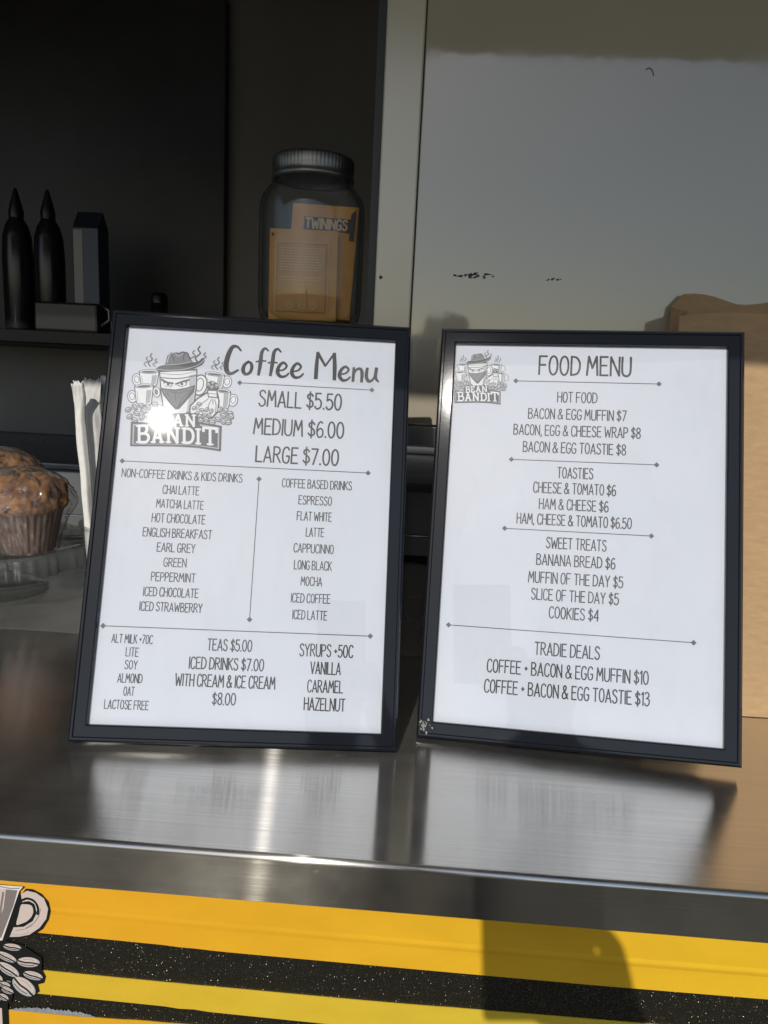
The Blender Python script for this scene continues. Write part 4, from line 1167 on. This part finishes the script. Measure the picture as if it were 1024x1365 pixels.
straw(f2, t2, .017, "greyish straw in a wide loose sleeve beside the frame edge", STRG, 8, 1)
f3 = foot_of(150, 715, .722, (141, 502), .735); t3 = A(141, 502, .735)
straw(f3, t3, .012, "white straw mostly hidden behind the coffee menu frame", STRW, 12, .4)

# ------------------------------------------------------------------ dark things on the shelf at the back of the van
SHZ = sh + .0125
BOT = plain("dark_syrup_bottle", (.012, .010, .012), .25); PUMP = plain("black_pump", (.008, .008, .008), .35)
def shelf_x(px, Y): return at(px, 340, Y=Y).x
for px, top, lab in ((24, 250, "dark bottle with a pouring spout on the back shelf, nearest the left edge"), (66, 252, "dark bottle with a pouring spout on the back shelf, right of the first bottle")):
    Y = 2.05; x = shelf_x(px, Y); H_ = at(px, top, Y=Y).z - SHZ
    b_ = thing("syrup_bottle", (x, Y, SHZ), lab, "bottle", "dark spouted bottles on the back shelf")
    bm = bmesh.new(); lathe(bm, [(.0005, 0), (.036, 0), (.038, .006), (.039, H_ * .5), (.036, H_ * .66), (.028, H_ * .74), (.019, H_ * .78), (.017, H_ * .80), (.0005, H_ * .80)], 32); link("body", bm, BOT, b_, smooth=True)
    bm = bmesh.new(); lathe(bm, [(.018, H_ * .79), (.019, H_ * .83), (.015, H_ * .88), (.009, H_ * .94), (.005, H_ * .985), (.0005, H_)], 24)
    link("pour_spout", bm, PUMP, b_, smooth=True)
Y = 2.06; H_ = at(122, 283, Y=Y).z - SHZ; x = shelf_x(122, Y)
c_ = thing("drink_carton", (x, Y, SHZ), "blue and white drink carton on the back shelf beside the bottles", "carton")
bm = bmesh.new(); box(bm, -.034, .034, -.034, .034, 0, H_ * .86, .002)
link("body", bm, plain("carton_blue", (.03, .055, .085), .4), c_)
bm = bmesh.new()
v8 = [bm.verts.new(q) for q in ((-.034, -.034, H_ * .8605), (.034, -.034, H_ * .8605), (.034, .034, H_ * .8605), (-.034, .034, H_ * .8605), (-.034, 0, H_), (.034, 0, H_))]
for q in ((0, 1, 5, 4), (2, 3, 4, 5), (1, 2, 5), (3, 0, 4), (3, 2, 1, 0)): bm.faces.new([v8[e] for e in q])
link("gable_top", bm, plain("carton_dark_blue", (.015, .02, .03), .4), c_)
bm = bmesh.new(); box(bm, -.032, -.008, -.0352, -.0342, .02, H_ * .84); link("side_panel", bm, plain("carton_white", (.22, .22, .21), .4), c_)
x = shelf_x(87, 2.0)
k_ = thing("grinder_box", (x, 2.02, SHZ), "dark box shaped machine low on the back shelf below the bottles", "machine")
bm = bmesh.new(); box(bm, -.085, .085, -.03, .02, 0, .075, .006); link("body", bm, PUMP, k_)
bm = bmesh.new(); tube(bm, [(.087, -.01, .02), (.11, -.012, .035), (.11, -.012, .06), (.087, -.01, .07)], .004, 8); link("handle", bm, STEEL_DULL, k_, smooth=True)
x = shelf_x(172, 2.02)
k_ = thing("metal_tin", (x, 2.03, SHZ), "small open tin with a glinting rim on the back shelf", "tin")
bm = bmesh.new(); lathe(bm, [(.0005, 0), (.036, 0), (.038, .004), (.038, .035), (.040, .037), (.038, .039), (.036, .036), (.035, .004), (.0005, .004)], 32); link("body", bm, STEEL_DULL, k_, smooth=True)
bm = bmesh.new(); tube(bm, [(-.038, 0, .03), (-.055, 0, .032), (-.055, 0, .012), (-.038, 0, .008)], .003, 8); link("handle", bm, STEEL_DULL, k_, smooth=True)
x = shelf_x(212, 2.03)
k_ = thing("spice_shaker", (x, 2.03, SHZ), "slim dark shaker bottle standing alone right of the tin", "shaker")
bm = bmesh.new(); lathe(bm, [(.0005, 0), (.020, 0), (.022, .004), (.022, .085), (.0005, .085)], 28); link("body", bm, BOT, k_, smooth=True)
bm = bmesh.new(); lathe(bm, [(.0225, .0855), (.0225, .102), (.016, .112), (.0005, .113)], 28); link("cap", bm, PUMP, k_, smooth=True)

# ------------------------------------------------------------------ the phone that takes the picture and the person holding it (they cast the shadow on the counter front)
ph = thing("mobile_phone", (0, 0, 0), "dark mobile phone held upright in front of the counter", "phone", mw=cam.matrix_world.copy())
DARKP = plain("phone_shell", (.02, .02, .022), .3)
bm = bmesh.new(); box(bm, -.036, .036, -.090, .060, .004, .012, .003, 3); link("shell", bm, DARKP, ph)
bm = bmesh.new(); box(bm, -.0345, .0345, -.0885, .0585, .0122, .0128); link("screen", bm, plain("phone_screen", (.01, .01, .012), .08), ph)

def skin(name, chains, mat, parent, sub=1):
    me = bpy.data.meshes.new(name); vs, es, rs, idx = [], [], [], {}
    for ch in chains:
        prev = None
        for p_, r in ch:
            key = tuple(round(q, 4) for q in p_)
            if key not in idx: idx[key] = len(vs); vs.append(p_); rs.append(r)
            if prev is not None and prev != idx[key]: es.append((prev, idx[key]))
            prev = idx[key]
    me.from_pydata(vs, es, []); me.materials.append(mat)
    o = bpy.data.objects.new(name, me); COL.objects.link(o); o.parent = parent
    s = o.modifiers.new("skin", 'SKIN'); s.use_smooth_shade = True
    for i, r in enumerate(rs):
        rr_ = r if isinstance(r, tuple) else (r, r)
        me.skin_vertices[0].data[i].radius = rr_; me.skin_vertices[0].data[i].use_root = (i == 0)
    b = o.modifiers.new("sub", 'SUBSURF'); b.levels = sub; b.render_levels = sub
    return o
pe = thing("person", (.05, -.66, 0), "person in a dark top and jeans holding up a phone before the counter", "person")
def Lp(x, y, z): return (x, y, z)
SK = plain("skin", (.46, .28, .20), .5)
pe.scale = (.9, .9, .9)
pw = lambda v: ((cam.matrix_world @ Vector(v)) - Vector((.05, -.66, 0))) / .9
hand = pw((.044, -.090, .030)); wr = pw((.075, -.140, .075))
elR = Vector((.235, .20, 1.03)); shR = Vector((.175, -.01, 1.36))
chains = [[((0, 0, .92), (.145, .10)), ((0, 0, 1.08), (.125, .09)), ((0, .0, 1.25), (.145, .10)), ((0, 0, 1.37), (.10, .075)), ((0, .01, 1.445), .052), ((0, .02, 1.50), (.065, .075)), ((0, .03, 1.565), (.078, .092)), ((0, .025, 1.63), (.055, .065))],
          [((0, .02, 1.50), (.065, .075)), ((0, .105, 1.535), .016), ((0, .122, 1.522), .011)],
          [((0, 0, 1.37), (.10, .075)), (tuple(shR), .055), (tuple((shR + elR) / 2), .046), (tuple(elR), .038), (tuple((elR + wr) / 2), .036), (tuple(wr), .025), (tuple(hand), (.034, .018))],
          [((0, 0, 1.37), (.10, .075)), ((-.175, -.01, 1.36), .055), ((-.225, -.02, 1.10), .044), ((-.23, .05, .86), .028), ((-.225, .08, .79), (.034, .02)), ((-.218, .10, .70), .009)],
          [((-.225, .08, .79), (.034, .02)), ((-.225, .075, .69), .009)], [((-.225, .08, .79), (.034, .02)), ((-.235, .055, .70), .008)], [((-.225, .08, .79), (.034, .02)), ((-.198, .105, .735), .010)],
          [((0, 0, .92), (.145, .10)), ((.095, 0, .84), .085), ((.10, .02, .50), .058), ((.105, -.01, .11), .040), ((.11, .10, .035), (.04, .03))],
          [((0, 0, .92), (.145, .10)), ((-.095, 0, .84), .085), ((-.10, .02, .50), .058), ((-.105, -.01, .11), .040), ((-.11, .10, .035), (.04, .03))]]
for fx_, fy_ in ((-.008, -.040), (-.010, -.059), (-.008, -.078), (-.002, -.096)):
    chains.append([(tuple(hand), (.034, .018)), (tuple(pw((.046, fy_, .016))), .0095), (tuple(pw((.042, fy_, -.006))), .0085), (tuple(pw((.024, fy_, -.008))), .0078), (tuple(pw((fx_ * .6, fy_ + .002, -.007))), .007)])
chains.append([(tuple(hand), (.034, .018)), (tuple(pw((.044, -.065, .028))), .0115), (tuple(pw((.028, -.045, .023))), .010), (tuple(pw((.012, -.035, .021))), .009)])
skin("body", chains, SK, pe, 2)
SH = mottled("dark_top_cloth", (.02, .022, .03), (.03, .033, .042), 90, .85, .3)
JN = mottled("denim_cloth", (.035, .05, .09), (.05, .07, .12), 120, .85, .3)
mid = (shR + elR) / 2
skin("top", [[((0, 0, .90), (.165, .122)), ((0, 0, 1.08), (.145, .108)), ((0, 0, 1.25), (.165, .118)), ((0, 0, 1.36), (.115, .088)), ((0, .006, 1.405), .064)],
             [((0, 0, 1.36), (.115, .088)), (tuple(shR), .066), (tuple(mid), .060), (tuple(mid + (elR - mid) * .55), .055)],
             [((0, 0, 1.36), (.115, .088)), ((-.175, -.01, 1.36), .066), ((-.20, -.015, 1.23), .060), ((-.218, -.018, 1.14), .056)]], SH, pe, 2)
skin("trousers", [[((0, 0, .93), (.158, .113)), ((.095, 0, .83), .100), ((.10, .02, .50), .076), ((.105, -.01, .13), .062)],
                  [((0, 0, .93), (.158, .113)), ((-.095, 0, .83), .100), ((-.10, .02, .50), .076), ((-.105, -.01, .13), .062)]], JN, pe, 2)
skin("hair", [[((0, -.02, 1.63), (.075, .085)), ((0, -.055, 1.57), (.078, .06)), ((0, -.06, 1.48), (.06, .035))]], plain("brown_hair", (.03, .02, .013), .6), pe, 2)
for s in (-1, 1):
    bm = bmesh.new()
    r_ = bmesh.ops.create_uvsphere(bm, u_segments=24, v_segments=14, radius=1)
    for v_ in bm.verts:
        c_ = v_.co; c_.x *= .047 * (1 - .15 * max(0, -c_.y)); c_.y *= .135; c_.z = c_.z * (.052 - .016 * max(0, c_.y)) 
        c_.z = max(c_.z, -.03) + .032; c_ += Vector((s * .11, .06, 0))
    link("shoe", bm, plain("white_shoe", (.5, .5, .48), .6), pe, smooth=True)
    bm = bmesh.new(); r_ = bmesh.ops.create_uvsphere(bm, u_segments=16, v_segments=10, radius=.011)
    for v_ in bm.verts: v_.co += Vector((s * .031, .108, 1.562))
    link("eye", bm, plain("eye_dark", (.03, .02, .02), .2), pe, smooth=True)
bm = bmesh.new(); r_ = bmesh.ops.create_uvsphere(bm, u_segments=16, v_segments=8, radius=1)
for v_ in bm.verts: v_.co = Vector((v_.co.x * .024, v_.co.y * .008 + .098, v_.co.z * .006 + 1.497))
link("mouth", bm, plain("lips", (.36, .15, .13), .5), pe, smooth=True)
